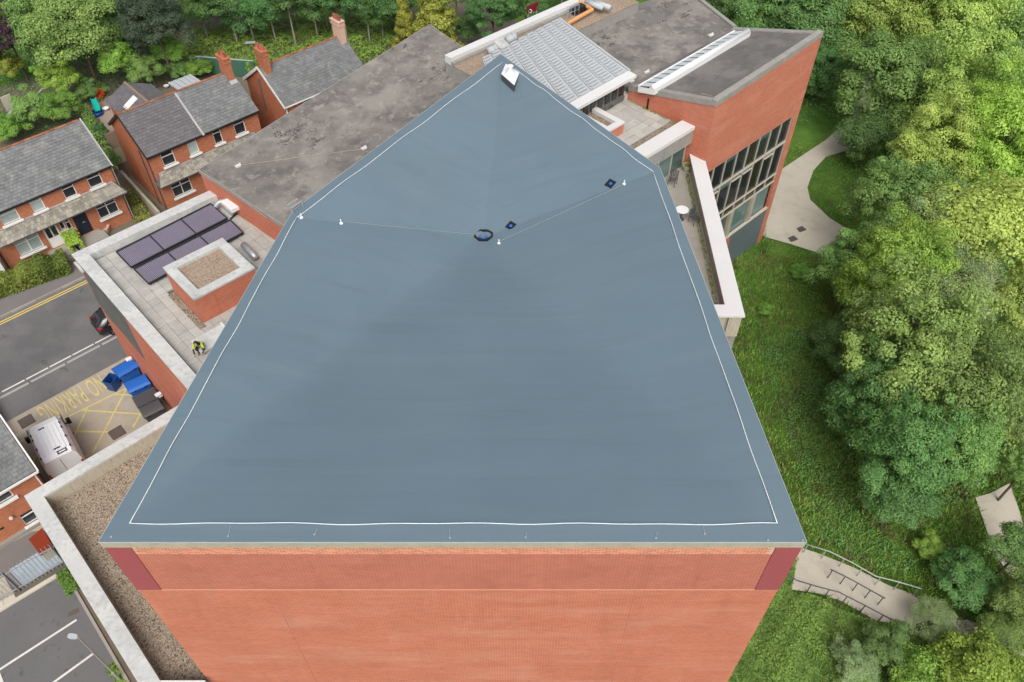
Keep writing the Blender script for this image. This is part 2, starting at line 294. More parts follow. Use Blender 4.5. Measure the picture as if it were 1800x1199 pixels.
# ------------------------------------------------------------------ mesh builder
V3 = lambda p: np.array(p, float)
class MB:
    def __init__(s): s.v = []; s.f = []; s.tn = []; s.tone = .5
    def add(s, vs, fs):
        o = len(s.v); s.v += [tuple(map(float, p)) for p in vs]
        for f in fs: s.f.append([i+o for i in f]); s.tn.append(s.tone)
        return s
    def poly(s, pts): return s.add(pts, [list(range(len(pts)))])
    def prism(s, pts, z0, z1, cap=True, bottom=False):
        """vertical walls under an outline (xy, counter-clockwise from above); z1 may be one height per corner"""
        n = len(pts); z1 = [z1]*n if not hasattr(z1, '__len__') else z1; z0 = [z0]*n if not hasattr(z0, '__len__') else z0
        vs = [(p[0], p[1], z0[i]) for i, p in enumerate(pts)]+[(p[0], p[1], z1[i]) for i, p in enumerate(pts)]
        fs = [[i, (i+1) % n, n+(i+1) % n, n+i] for i in range(n)]
        if cap: fs.append(list(range(n, 2*n)))
        if bottom: fs.append(list(range(n))[::-1])
        return s.add(vs, fs)
    def box(s, c, half, u=(1, 0, 0), v=(0, 1, 0), w=(0, 0, 1)):
        c, u, v, w = V3(c), V3(u), V3(v), V3(w)
        vs = [c+a*half[0]*u+b*half[1]*v+d*half[2]*w for d in (-1, 1) for a, b in ((-1, -1), (1, -1), (1, 1), (-1, 1))]
        return s.add(vs, [[3, 2, 1, 0], [4, 5, 6, 7], [0, 1, 5, 4], [1, 2, 6, 5], [2, 3, 7, 6], [3, 0, 4, 7]])
    def beam(s, a, b, wid, hgt, up=(0, 0, 1)):
        a, b = V3(a), V3(b); d = b-a; L = np.linalg.norm(d); d /= L
        v = np.cross(V3(up), d); v /= np.linalg.norm(v); w = np.cross(d, v)
        return s.box((a+b)/2, (L/2, wid/2, hgt/2), d, v, w)
    def tube(s, pts, r, n=8, cap=True):
        pts = [V3(p) for p in pts]; k = len(pts); r = [r]*k if not hasattr(r, '__len__') else r
        vs = []
        for i, p in enumerate(pts):
            d = pts[min(i+1, k-1)]-pts[max(i-1, 0)]; d = d/(np.linalg.norm(d)+1e-9)
            a = np.array([0, 0, 1.]) if abs(d[2]) < .9 else np.array([1., 0, 0])
            x = np.cross(a, d); x /= np.linalg.norm(x); y = np.cross(d, x)
            vs += [p+r[i]*(math.cos(2*math.pi*j/n)*x+math.sin(2*math.pi*j/n)*y) for j in range(n)]
        fs = [[i*n+j, i*n+(j+1) % n, (i+1)*n+(j+1) % n, (i+1)*n+j] for i in range(k-1) for j in range(n)]
        if cap: fs += [list(range(n))[::-1], list(range((k-1)*n, k*n))]
        return s.add(vs, fs)
    def lathe(s, c, prof, n=16):
        return s.tube_rings([[(c[0]+r*math.cos(2*math.pi*j/n), c[1]+r*math.sin(2*math.pi*j/n), c[2]+z) for j in range(n)] for r, z in prof])
    def tube_rings(s, rings, cap=True):
        n = len(rings[0]); k = len(rings); vs = [p for r in rings for p in r]
        fs = [[i*n+j, i*n+(j+1) % n, (i+1)*n+(j+1) % n, (i+1)*n+j] for i in range(k-1) for j in range(n)]
        if cap: fs += [list(range(n))[::-1], list(range((k-1)*n, k*n))]
        return s.add(vs, fs)
    def mesh(s, name, off=(0, 0, 0), smooth=False, m=None):
        me = bpy.data.meshes.new(name); o = V3(off)
        me.from_pydata([tuple(V3(p)-o) for p in s.v], [], s.f)
        uv = me.uv_layers.new(name='UVMap'); me.update()
        nf, nl = len(me.polygons), len(me.loops)
        N = np.zeros(nf*3, np.float32); me.polygons.foreach_get('normal', N); N = N.reshape(-1, 3).astype(float)
        tot = np.zeros(nf, np.int32); me.polygons.foreach_get('loop_total', tot); li = np.zeros(nl, np.int32); me.loops.foreach_get('vertex_index', li)
        T = np.stack([-N[:, 1], N[:, 0], 0*N[:, 0]], 1); h = np.linalg.norm(T, axis=1, keepdims=True); T = T/np.maximum(h, 1e-6); Bv = np.cross(N, T)
        fl = np.abs(N[:, 2]) > .985; T[fl] = [D1[0], D1[1], 0]; Bv[fl] = [D2[0], D2[1], 0]
        q = np.array(s.v)[li]; T = np.repeat(T, tot, 0); Bv = np.repeat(Bv, tot, 0)
        uv.data.foreach_set('uv', np.stack([(q*T).sum(1), (q*Bv).sum(1)], 1).astype(np.float32).ravel())
        at_ = me.attributes.new('tone', 'FLOAT', 'FACE'); at_.data.foreach_set('value', np.array(s.tn, dtype=np.float32))
        if smooth: me.polygons.foreach_set('use_smooth', [True]*len(me.polygons))
        if m is not None: me.materials.append(m)
        return me
def woff(o):
    v = np.zeros(3)
    while o is not None: v += np.array(o.location); o = o.parent
    return v
def tag(o, label=None, cat=None, group=None, kind=None):
    if label: o['label'] = label
    if cat: o['category'] = cat
    if group: o['group'] = group
    if kind: o['kind'] = kind
    return o
def thing(name, label, cat, loc=(0, 0, 0), rotz=0, group=None):
    o = bpy.data.objects.new(name, None); COL.objects.link(o); o.empty_display_size = .3
    o.location = [float(x) for x in loc]; o.rotation_euler = (0, 0, rotz); return tag(o, label, cat, group)
def part(name, mb, m, parent=None, local=False, smooth=False, kind=None, label=None):
    """one mesh object; world-built geometry is moved into the parent's frame unless local"""
    off = np.zeros(3)
    if parent is not None and not local: off = woff(parent)
    loc = (0, 0, 0)
    if parent is None and not local:
        a = np.array(mb.v); loc = ((a[:, 0].min()+a[:, 0].max())/2, (a[:, 1].min()+a[:, 1].max())/2, a[:, 2].min()); off = np.array(loc)
    o = bpy.data.objects.new(name, mb.mesh(name, off, smooth, m)); COL.objects.link(o)
    o.location = loc
    if parent is not None: o.parent = parent
    if kind: o['kind'] = kind
    if label: o['label'] = label
    return o
def inst(name, me, parent, loc, rotz=0, scale=(1, 1, 1), rot=None):
    o = bpy.data.objects.new(name, me); COL.objects.link(o); o.location = [float(x) for x in loc]
    o.rotation_euler = rot if rot else (0, 0, rotz); o.scale = scale
    if parent is not None: o.parent = parent
    return o
def dup(root, loc, rotz, label=None, group=None):
    r = root.copy(); COL.objects.link(r); r.location = [float(x) for x in loc]; r.rotation_euler = (0, 0, rotz)
    if label: r['label'] = label
    if group: r['group'] = group
    for ch in list(root.children):
        c = ch.copy(); COL.objects.link(c); c.parent = r
        for g in list(ch.children):
            d = g.copy(); COL.objects.link(d); d.parent = c
    return r
def solid(name, pts, z0, z1, m, parent=None, **k): return part(name, MB().prism(pts, z0, z1), m, parent, **k)
def xy(p): return np.array(p[:2], float)
def inpoly(x, y, P):
    c = False; j = len(P)-1
    for i in range(len(P)):
        if (P[i][1] > y) != (P[j][1] > y) and x < (P[j][0]-P[i][0])*(y-P[i][1])/(P[j][1]-P[i][1])+P[i][0]: c = not c
        j = i
    return c
def inset(pts, d):
    """shrink a counter-clockwise xy polygon by d"""
    n = len(pts); out = []
    for i in range(n):
        a, b, c = xy(pts[i-1]), xy(pts[i]), xy(pts[(i+1) % n])
        e1 = (b-a)/np.linalg.norm(b-a); e2 = (c-b)/np.linalg.norm(c-b)
        n1 = np.array([-e1[1], e1[0]]); n2 = np.array([-e2[1], e2[0]])
        k = (n1+n2)/(1+n1@n2); out.append(b+d*k)
    return out
def ring_mb(outer, inner, z0, z1, zin=None):
    """coping ring: top between two outlines, outer face down to z0, inner face down to zin"""
    mb = MB(); n = len(outer); zin = z0 if zin is None else zin
    for i in range(n):
        j = (i+1) % n; a, b, c, d = outer[i], outer[j], inner[j], inner[i]
        mb.add([(*a, z1), (*b, z1), (*c, z1), (*d, z1), (*a, z0), (*b, z0), (*c, zin), (*d, zin)], [[0, 1, 2, 3], [4, 5, 1, 0], [3, 2, 6, 7]])
    return mb
def ccw(pts):
    a = sum(pts[i-1][0]*pts[i][1]-pts[i][0]*pts[i-1][1] for i in range(len(pts)))
    return list(pts) if a > 0 else list(pts)[::-1]
# ================================================================== THE SETTING
def sheet(name, pts, m, parent=None):
    return tag(part(name, MB().poly(pts), m, parent), kind='structure')
xs = sorted(set([-300, -150, -80, -40, -20, 0, 2, 9, 20, 40, 60, 90, 150, 300]+[2+.5*i for i in range(15)]))
ys = [-200, -100, -40, 0, 20, 40, 60, 80, 120, 200, 400]
g = MB(); g.add([(x, y, gz(x)-.03) for y in ys for x in xs],
                [[j*len(xs)+i, j*len(xs)+i+1, (j+1)*len(xs)+i+1, (j+1)*len(xs)+i] for j in range(len(ys)-1) for i in range(len(xs)-1)])
tag(part('ground', g, M['ground']), kind='structure')
def street(px, py): return at(px, py, 0)
def strip(a, b, s0, s1, t0, t1, z, O): return [w3(O, s0, t0, z), w3(O, s1, t0, z), w3(O, s1, t1, z), w3(O, s0, t1, z)]
RO = street(0, 690)                                  # street frame: s along the street, t away from the theatre
def st(px, py): p = street(px, py); d = p[:2]-RO[:2]; return d@D1, d@D2
t_yard = (st(49, 719)[1]+st(225, 629)[1])/2; t_kerb = (st(0, 552)[1]+st(145, 500)[1])/2
sheet('road', strip(0, 0, -30, 60, t_yard, t_kerb, 0.0, RO), M['asphalt'])
kb = thing('kerb', 'grey kerb stones edging the pavement along the far side of the street', 'kerb', w3(RO, 0, t_kerb, 0)); kb['kind'] = 'structure'; 
for k in ('label', 'category'): del kb[k]
kme = MB().box((0, 0, .06), (.45, .07, .07)).mesh('kerb_stone', m=M['kerb'])
for i in range(-14, 16):
    inst('kerb_stone', kme, kb, w3((0, 0), i*.92, .07, 0), rotz=math.pi/2-rad(46.6))
t_gard = t_kerb+2.0
tag(part('pavement', MB().prism(ccw([w3(RO, s, t, 0) for s, t in ((-30, t_kerb+.14), (60, t_kerb+.14), (60, t_gard), (-30, t_gard))]), -.1, .115), M['pavement']), kind='structure')
tag(part('front_gardens', MB().prism(ccw([w3(RO, s, t, 0) for s, t in ((-30, t_gard), (60, t_gard), (60, t_gard+30), (-30, t_gard+30))]), -.2, .06), M['soil']), kind='structure')
# yellow and white road markings
for i, dt in enumerate((.32, .55)):
    sheet('yellow_line', strip(0, 0, -30, 40, t_kerb-dt-.05, t_kerb-dt+.05, .005, RO), M['yellow_clean'])
tw = (st(15, 680)[1]+st(185, 597)[1])/2; tw2 = (st(0, 695)[1]+st(195, 602)[1])/2
for k in range(-8, 9):
    s0 = k*1.55+.1; sheet('centre_line', strip(0, 0, s0, s0+1.45, tw-.06, tw+.06, .005, RO), M['white_line'])
for k in range(-5, 8):
    s0 = k*2.4-.6; sheet('worn_line', strip(0, 0, s0, s0+2.25, tw2-.10, tw2+.10, .006, RO), M['worn_white'])
sheet('yard', strip(0, 0, -22, 20, t_yard-14, t_yard, .012, RO), M['yard_concrete'])
def yline(a, b, wd=.055):
    p, q = street(*a), street(*b); d = (q-p)[:2]; d /= np.linalg.norm(d); n = np.array([-d[1], d[0]])*wd
    pts = [(*(p[:2]+n), .018), (*(p[:2]-n), .018), (*(q[:2]-n), .018), (*(q[:2]+n), .018)]
    return pts[::-1] if False else pts
Zl = lambda x, y: (x/4.49, 600+y/4.49)
yl = [((130, 810), (240, 757)), ((490, 620), (1000, 370)), ((890, 420), (1080, 425)), ((650, 545), (1160, 578)), ((530, 710), (890, 718)),
      ((160, 910), (340, 912)), ((620, 910), (700, 908)), ((1000, 375), (735, 880)), ((690, 530), (570, 790)), ((1130, 540), (1050, 680)),
      ((300, 880), (230, 1010)), ((108, 825), (310, 1160))]
for i, (a, b) in enumerate(yl):
    mb = MB(); pts = yline(Zl(*a), Zl(*b)); pts = [(x, y, z+.0012*i) for x, y, z in ccw(pts)]; mb.poly(pts)
    tag(part('yellow_hatching', mb, M['yellow_line']), kind='structure')
# the words painted on the yard
fc = bpy.data.curves.new('lettering', 'FONT'); fc.body = 'NO PARKING'; fc.size = 1.0; fc.fill_mode = 'FRONT'; fc.space_character = 1.12
fo = bpy.data.objects.new('tmp_text', fc); COL.objects.link(fo); bpy.context.view_layer.update()
dg = bpy.context.evaluated_depsgraph_get(); tm = bpy.data.meshes.new_from_object(fo.evaluated_get(dg)); bpy.data.objects.remove(fo)
tv = np.array([v.co for v in tm.vertices]); tv -= tv.min(0); tv /= np.array([tv[:, 0].max(), tv[:, 1].max(), 1])
b0, b1, t0 = street(172, 659), street(60, 713), street(190, 687)
L = np.linalg.norm((b1-b0)[:2]); H = abs((t0-b0)[:2]@D2)
tm.vertices.foreach_set('co', np.concatenate([tv[:, :1]*L, tv[:, 1:2]*H, tv[:, :1]*0], 1).ravel())
tm.materials.append(M['yellow_line'])
to = bpy.data.objects.new('road_lettering', tm); COL.objects.link(to); to['kind'] = 'structure'
to.location = (b0[0], b0[1], .038); to.rotation_euler = (0, 0, math.atan2(-D1[1], -D1[0]))
# car park, its kerb strip and bay lines
cpz = 0.0
sheet('car_park', ccw([street(*p) for p in ((0, 1075), (118, 1003), (152, 1050), (240, 1199), (330, 1400), (-300, 1400), (-300, 1200))]), M['asphalt_park'])
for o in [bpy.data.objects['car_park']]: o.location.z = .02
def wline(a, b, wd=.06, z=.03):
    p, q = street(*a), street(*b); d = (q-p)[:2]; d /= np.linalg.norm(d); n = np.array([-d[1], d[0]])*wd
    sheet('bay_line', ccw([(*(p[:2]+n), z), (*(p[:2]-n), z), (*(q[:2]-n), z), (*(q[:2]+n), z)]), M['white_line'])
wline((-40, 1203), (135, 1090)); wline((60, 1225), (165, 1149)); wline((-6, 1172), (10, 1215), z=.034)
sheet('fence_strip', ccw([(*xy(street(*p)), .024) for p in ((-20, 1062), (0, 1048), (118, 985), (124, 998), (0, 1068), (-20, 1080))]), M['dirt_joint'])
tag(part('car_park_kerb', MB().beam((*xy(street(-30, 1092)), .06), (*xy(street(101, 1013)), .06), .22, .14), M['slab_cream']), kind='structure')
sheet('grey_yard', ccw([(*xy(street(*p)), .016) for p in ((-60, 1000), (55, 935), (100, 930), (130, 990), (0, 1070), (-60, 1100))]), M['pavement'])
sheet('blue_path', ccw([(*xy(street(*p)), .03) for p in ((16, 1002), (91, 957), (114, 986), (42, 1031))]), M['blue_path'])
sl = thing('cream_paving', '', '', street(20, 1035)); sl['kind'] = 'structure'
for k in ('label', 'category'):
    if k in sl: del sl[k]
sme = MB().box((0, 0, 0), (.29, .29, .02)).mesh('paving_slab', m=M['slab_cream'])
for i in range(6):
    for j in range(3):
        inst('paving_slab', sme, sl, w3((0, 0), -.3-i*.6, -.55+j*.6, .03), rotz=math.pi/2-rad(46.6))
# strip of weeds and edging between the car park and the gravel roof building
tag(part('car_park_edging', MB().beam((*xy(street(128, 1030)), .05), (*xy(street(232, 1210)), .05), .14, .14), M['kerb']), kind='structure')
# paths on the river side
def gpts(lst, up): return ccw([V3(ground(x, y))+[0, 0, up] for x, y in lst])
sheet('path', gpts([(1340, 416), (1344, 330), (1377, 296), (1425, 264), (1452, 246), (1500, 205), (1488, 120), (1498, 95), (1530, 95), (1532, 215), (1500, 262), (1452, 276), (1430, 300), (1419, 330), (1424, 352), (1458, 384), (1500, 410), (1500, 470), (1437, 445), (1390, 430)], .05), M['path_concrete'])
sheet('ramp', gpts([(1398, 960), (1440, 974), (1500, 998), (1560, 1029), (1606, 1046), (1640, 1090), (1600, 1100), (1540, 1092), (1478, 1057), (1440, 1044), (1384, 1036), (1300, 1000), (1330, 950)], .05), M['path_concrete'])
sheet('footpath', gpts([(1640, 1090), (1700, 1090), (1760, 1112), (1900, 1180), (1900, 1215), (1740, 1125), (1640, 1105)], .05), M['path_concrete'])
sheet('riverside_path', gpts([(1714, 875), (1745, 965), (1800, 1060), (1835, 1060), (1792, 900), (1774, 850), (1740, 868)], .05), M['path_concrete'])
sheet('river', [(66, 70, -5.5), (120, 60, -5.5), (150, 190, -5.5), (80, 190, -5.5)], M['water'])
bpy.data.objects['river'].location.z = gz(66)+.06

# ================================================================== THE THEATRE
# ---- auditorium block with the blue-grey membrane roof
ZT = 17.0
TA, TB, TC, TD, TE = [at(*p, ZT) for p in ((173, 953), (1418, 953), (1160, 295), (880, 95), (515, 370))]
OUT = [TA, TB, TC, TD, TE]
tower = thing('theatre_auditorium', 'large five sided brick auditorium block with blue grey membrane roof', 'building', ((TA[0]+TB[0])/2, 25, -2.0))
C0 = [xy(p) for p in OUT]; W0 = inset(C0, .05)
INN = [at(*p, ZT) for p in ((228, 921), (1366, 922), (1148, 303), (886, 109), (522, 383))]
ctr = at(850, 418, 13.7)
rf = MB()
for i in range(5):
    j = (i+1) % 5; rf.poly([OUT[i], OUT[j], INN[j], INN[i]])
def facet(mb, a, b, c, n=10):
    idx = {}; vs = []; fs = []
    for i in range(n+1):
        for j in range(n+1-i):
            idx[i, j] = len(vs); k = n-i-j; vs.append((V3(a)*k+V3(b)*j+V3(c)*i)/n)
    for i in range(n):
        for j in range(n-i):
            fs.append([idx[i, j], idx[i, j+1], idx[i+1, j]])
            if j+i < n-1: fs.append([idx[i, j+1], idx[i+1, j+1], idx[i+1, j]])
    mb.add(vs, fs)
for i in (2, 3): rf.poly([INN[i], INN[(i+1) % 5], ctr])
part('membrane_roof', rf, M['membrane'], tower)
# the three camera-side falls run softly into each other: one draped sheet with rounded folds
key = {}; DV = []; DF = []; fixed = []; nS = 26
for (a, b) in ((INN[4], INN[0]), (INN[0], INN[1]), (INN[1], INN[2])):
    idx = {}
    for i in range(nS+1):
        for j in range(nS+1-i):
            p = (V3(a)*(nS-i-j)+V3(b)*j+V3(ctr)*i)/nS; kk = tuple(np.round(p, 3))
            if kk not in key: key[kk] = len(DV); DV.append(p); fixed.append(i == 0 or i == nS)
            idx[i, j] = key[kk]
    if a is INN[4]:
        for i in range(nS+1): fixed[idx[i, 0]] = True
    if b is INN[2]:
        for i in range(nS+1): fixed[idx[i, nS-i]] = True
    for i in range(nS):
        for j in range(nS-i):
            DF.append([idx[i, j], idx[i, j+1], idx[i+1, j]])
            if j+i < nS-1: DF.append([idx[i, j+1], idx[i+1, j+1], idx[i+1, j]])
nbr = [set() for _ in DV]
for f in DF:
    for a in f: nbr[a].update(x for x in f if x != a)
hz = np.array([p[2] for p in DV])
for it in range(4):
    hz = np.array([hz[i] if fixed[i] else .5*hz[i]+.5*np.mean([hz[k] for k in nbr[i]]) for i in range(len(DV))])
rf2_ = MB(); rf2_.add([(p[0], p[1], hz[i]) for i, p in enumerate(DV)], DF)
part('membrane_fall', rf2_, M['membrane'], tower, smooth=True)
tr = MB()
for i in range(5):
    a, b = OUT[i], OUT[(i+1) % 5]; d = (b-a)/np.linalg.norm(b-a); n = np.array([d[1], -d[0], 0])
    tr.beam(a+n*.006-[0, 0, .015], b+n*.006-[0, 0, .015], .014, .04)
part('edge_trim', tr, M['edge_grey'], tower)
part('coping', ring_mb(C0, inset(C0, .4), ZT-.36, ZT-.05, ZT-.3), M['concrete_beige'], tower)
part('coping_soffit', MB().add([(*p, ZT-.355) for p in C0]+[(*p, ZT-.355) for p in W0], [[i, 5+i, 5+(i+1) % 5, (i+1) % 5] for i in range(5)]), M['concrete_beige'], tower)
zs = 13.48; ztop = ZT-.36
band_h = .075*7; zband = ztop-band_h
part('upper_wall', MB().prism(W0, zs+.07, ztop, cap=False), M['brick_pink'], tower)
part('lower_wall', MB().prism(W0, -4, zs, cap=False), M['brick_orange'], tower)
sc = MB(); Wp = inset(C0, .035); sc.add(*(lambda r: (r.v, r.f))(ring_mb(Wp, inset(C0, .3), zs, zs+.07)))
part('string_course', sc, M['string_brick'], tower)
yw = W0[0][1]; xa, xb = W0[0][0], W0[1][0]
# dark red corner panels above the string course
pw = .82
for x0, x1 in ((xa-.02, xa+pw), (xb-pw, xb+.02)):
    part('corner_panel', MB().box(((x0+x1)/2, yw-.012, (zs+.07+ztop)/2), ((x1-x0)/2, .02, (ztop-zs-.07)/2)), M['red_panel'], tower)
# raised courses of single bricks under the coping
part('mortar_bed', MB().box(((xa+xb)/2, yw-.004, zband+band_h/2), ((xb-xa)/2-pw-.01, .006, band_h/2)), M['mortar'], tower)
bme = MB().box((0, 0, 0), (.099, .010, .028)).mesh('brick', m=M['brick_unit'])
rest = MB(); cnt = 0; nb = int((xb-xa-2*pw)/.225)
for row in range(7):
    for k in range(nb):
        x = xa+pw+.12+k*.225+(.1125 if row % 2 else 0)
        if x > xb-pw-.11: continue
        z = ztop-.04-row*.075; dy = random.uniform(-.006, .006)
        if cnt < 300: inst('brick', bme, tower, V3((x, yw-.003+dy*.3, z))-woff(tower)); cnt += 1
        else:
            rest.tone = random.random(); rest.box((x, yw-.003+dy*.3, z), (.099, .010, .028))
part('brick_courses', rest, M['brick_unit'], tower, kind='stuff')
for px_, z0, z1 in ((512, -2, zs-.02), (1098, -2, zs-.02)):
    xj = onwall(px_, 1110, (xa, yw), np.array([1., 0]))[0]
    part('expansion_joint', MB().box((xj, yw-.002, (z0+z1)/2), (.012, .004, (z1-z0)/2)), M['brick_pink'], tower)
# lightning tape on the roof, slack and wavy
def wav(a, b, n, amp, lift):
    a, b = V3(a), V3(b); d = b-a; q = np.array([-d[1], d[0], 0])/np.linalg.norm(d[:2]); ph = random.random()*6
    return [a+d*i/n+q*amp*(math.sin(i*1.1+ph)+.6*math.sin(i*.37+ph*2))+[0, 0, lift*(1+.8*math.sin(i*.6+ph))] for i in range(n+1)]
for i in range(5):
    a, b = INN[i], INN[(i+1) % 5]
    if i == 2: b = at(905, 122, ZT)
    if i == 3: a = at(884, 111, ZT)
    part('lightning_tape', MB().tube(wav(a, b, 40, .018 if i in (0, 2) else .006, .04), .015, 5), M['white_cable'], tower, smooth=True)
def onroof(px, py):
    best = None
    for i in range(5):
        a, b = INN[i], INN[(i+1) % 5]; n = np.cross(b-a, ctr-a); q = onface(px, py, a, n)
        if inpoly(q[0], q[1], [a, b, ctr]): best = (q, n/np.linalg.norm(n))
    if best is None: return at(px, py, ZT), np.array([0, 0, 1.])
    return best
for p in ((530, 383), (600, 393), (877, 428), (1097, 324)):
    q, n = onroof(*p); mb = MB(); mb.lathe(q, [(.085, 0), (.085, .04), (.035, .07), (.026, .24), (.015, .26)], 10)
    part('air_terminal', mb, M['white_cable'], tower, smooth=False)
for a, b in (((602, 391), (838, 414)), ((880, 425), (1096, 326))):
    p, q = onroof(*a)[0], onroof(*b)[0]
    part('roof_wire', MB().tube([p+[0, 0, .06], (p+q)/2+[0, 0, .05], q+[0, 0, .06]], .010, 5), M['steel'], tower)
for p in ((898, 397), (1073, 323)):
    q, n = onroof(*p); u = np.array([D1[0], D1[1], 0]); u -= n*(u@n); u /= np.linalg.norm(u); v = np.cross(n, u)
    o = part('drain', MB().box(q+n*.012, (.22, .22, .014), u, v, n), M['black_plastic'], tower)
    part('drain_dome', MB().lathe(q+[.0, -.05, .02], [(.10, 0), (.09, .05), (.05, .09), (.01, .10)], 12), M['blue_plastic'], o, smooth=True)
q = ctr+[0, 0, .10]; ang = [math.pi/8+i*math.pi/4 for i in range(8)]
sump = part('sump', MB().tube_rings([[q+[.52*math.cos(a), .44*math.sin(a), -.06] for a in ang], [q+[.52*math.cos(a), .44*math.sin(a), .12] for a in ang], [q+[.42*math.cos(a), .35*math.sin(a), .12] for a in ang], [q+[.42*math.cos(a), .35*math.sin(a), .01] for a in ang]], cap=False), M['black_plastic'], tower)
part('sump_floor', MB().poly([q+[.43*math.cos(a), .36*math.sin(a), .015] for a in ang]), M['membrane'], sump)
for dx in (-.15, .15): part('drain_dome', MB().lathe(q+[dx, -.14, .02], [(.09, 0), (.08, .06), (.05, .11), (.01, .12)], 12), M['blue_plastic'], sump, smooth=True)
# white vent cowl near the back corner, set in its square flashing
q = at(895, 131, ZT-.25); vb = [at(*p, ZT-.18) for p in ((884, 116), (878, 146), (905, 160), (912, 146), (911, 140))]
vb = [at(888, 113, ZT-.12), at(880, 146, ZT-.3), at(905, 159, ZT-.3), at(914, 141, ZT-.2)]
vb = [at(*p, ZT+.02) for p in ((889, 112), (881, 130), (904, 150), (913, 128))]
fl = part('vent_flashing', MB().poly(ccw([p for p in vb])), M['white_paint'], tower)
part('vent_kerb', MB().prism(inset(ccw([xy(p) for p in vb]), .015), ZT-.6, ZT+.01, cap=False), M['railing'], tower)
qq = np.mean(vb, axis=0)
part('vent_cowl', MB().lathe(qq+[0, 0, 0], [(.30, .01), (.27, .03), (.16, .18), (.13, .36), (.13, .42), (.19, .44), (.19, .50), (.10, .54), (.01, .55)], 20), M['white_paint'], fl, smooth=False)
# step-over bracket on the left edge
a, b = at(511, 373, ZT), at(529, 361, ZT); br_ = MB(); d = (b-a); n = np.array([-d[1], d[0], 0])/np.linalg.norm(d)
for o_ in (-.14, .14):
    for p in (a, b): br_.tube([p+n*o_, p+n*o_+[0, 0, .32]], .022, 6)
    br_.tube([a+n*o_+[0, 0, .32], b+n*o_+[0, 0, .32]], .03, 6)
part('ladder_bracket', br_, M['steel'], tower)
# overflow pipe stubs and scuff marks along the front margin
for x, y, dx, dy in ((406, 925, -5, 18), (557, 930, -4, 10), (925, 937, -1, 8), (1155, 934, -2, 12), (1236, 925, 3, 14), (790, 930, 1, 16), (194, 943, 2, 1), (1349, 945, 1, 5), (1410, 948, 1, 2)):
    p, q2 = at(x, y, ZT), at(x+dx, y+dy, ZT); r = .018 if abs(dy) > 6 else .025
    mb = MB(); mb.tube([p+[0, 0, .012], q2+[0, 0, .012]], .012, 5); mb.box(q2+[0, 0, .015], (.03, .03, .012))
    part('membrane_clip', mb, M['steel'], tower)

# ---- left wing: paved flat roof with white parapet, facing the street corner
ZL = 9.0; K0 = at(125, 447, ZL)
def L(s, t, z): return w3(K0, s, -t, z)             # s along the street, t towards the camera
wing = thing('paved_roof_wing', 'brick wing on the street corner with paved flat roof and stained white parapet', 'building', L(5, 8, 0))
SL, TL = 13.0, 21.0
outer = ccw([xy(L(s, t, 0)) for s, t in ((0, 0), (SL, 0), (SL, TL), (0, TL))])
CW = .78
inner = ccw([xy(L(s, t, 0)) for s, t in ((CW, CW), (SL-CW, CW), (SL-CW, TL-CW), (CW, TL-CW))])
wall_o = inset(outer, .06)
part('wall', MB().prism(wall_o, -.5, ZL-.12, cap=False), M['brick_orange'], wing)
# order of outer and inner must agree corner by corner
def near(a, P): return min(P, key=lambda q: np.hypot(*(q-a)))
inner_m = [near(p, inner) for p in outer]
part('coping', ring_mb(outer, inner_m, ZL-.12, ZL, ZL-.5), M['white_coping'], wing)
ZR = ZL-.45
part('roof_bed', MB().poly([(*p, ZR-.05) for p in inset(outer, .3)]), M['dirt_joint'], wing)
fd = -D2
def LF(px, py): return onwall(px, py, K0, fd)
W2z = ZL-.16
pts = [(137, 462), (150, 489), (170, 530), (190, 559), (215, 587), (254, 634), (212, 548), (160, 487), (140, 463)]
sb = MB(); W2 = [V3([q[0]+D1[0]*.045, q[1]+D1[1]*.045, min(q[2], W2z)]) for q in (LF(*p) for p in pts)]
sb.add(W2+[p+np.array([D1[0], D1[1], 0])*.2 for p in W2], [list(range(len(W2)))[::-1]]+[[i, (i+1) % len(W2), len(W2)+(i+1) % len(W2), len(W2)+i] for i in range(len(W2))])
part('stone_band', sb, M['dark_stone'], wing)
part('corner_ledge', MB().prism(ccw([xy(L(s, t, 0)) for s, t in ((-.10, -.06), (.5, -.06), (.5, 1.1), (-.10, 1.1))]), ZL-.72, ZL-.62), M['white_coping'], wing)
# lift overrun box
bx = [at(*p, 10.42) for p in ((285, 471), (387, 419), (447, 465), (345, 530))]
bs = [(p[:2]-K0[:2])@D1 for p in bx]; bt = [-(p[:2]-K0[:2])@D2 for p in bx]
s0, s1, t0_, t1_ = (bs[0]+bs[3])/2, (bs[1]+bs[2])/2, (bt[0]+bt[1])/2, (bt[2]+bt[3])/2
box = thing('lift_overrun', 'square brick box on the paved roof with white coping and gravel top', 'roof structure', L((s0+s1)/2, (t0_+t1_)/2, ZR))
bo = ccw([xy(L(s, t, 0)) for s, t in ((s0, t0_), (s1, t0_), (s1, t1_), (s0, t1_))])
part('wall', MB().prism(inset(bo, .05), ZR-.1, 10.32, cap=False), M['brick_orange'], box)
bi = inset(bo, .55)
part('coping', ring_mb(bo, bi, 10.30, 10.42, 10.2), M['white_coping'], box)
part('gravel', MB().poly([(*p, 10.25) for p in bi]), M['gravel_tan'], box)
pg = L(s0+1.15, t1_-.05, 0); part('corner_seam', MB().box((pg[0], pg[1], 9.4), (.02, .012, .85), (*D1, 0), (*D2, 0)), M['brick_house'], box)
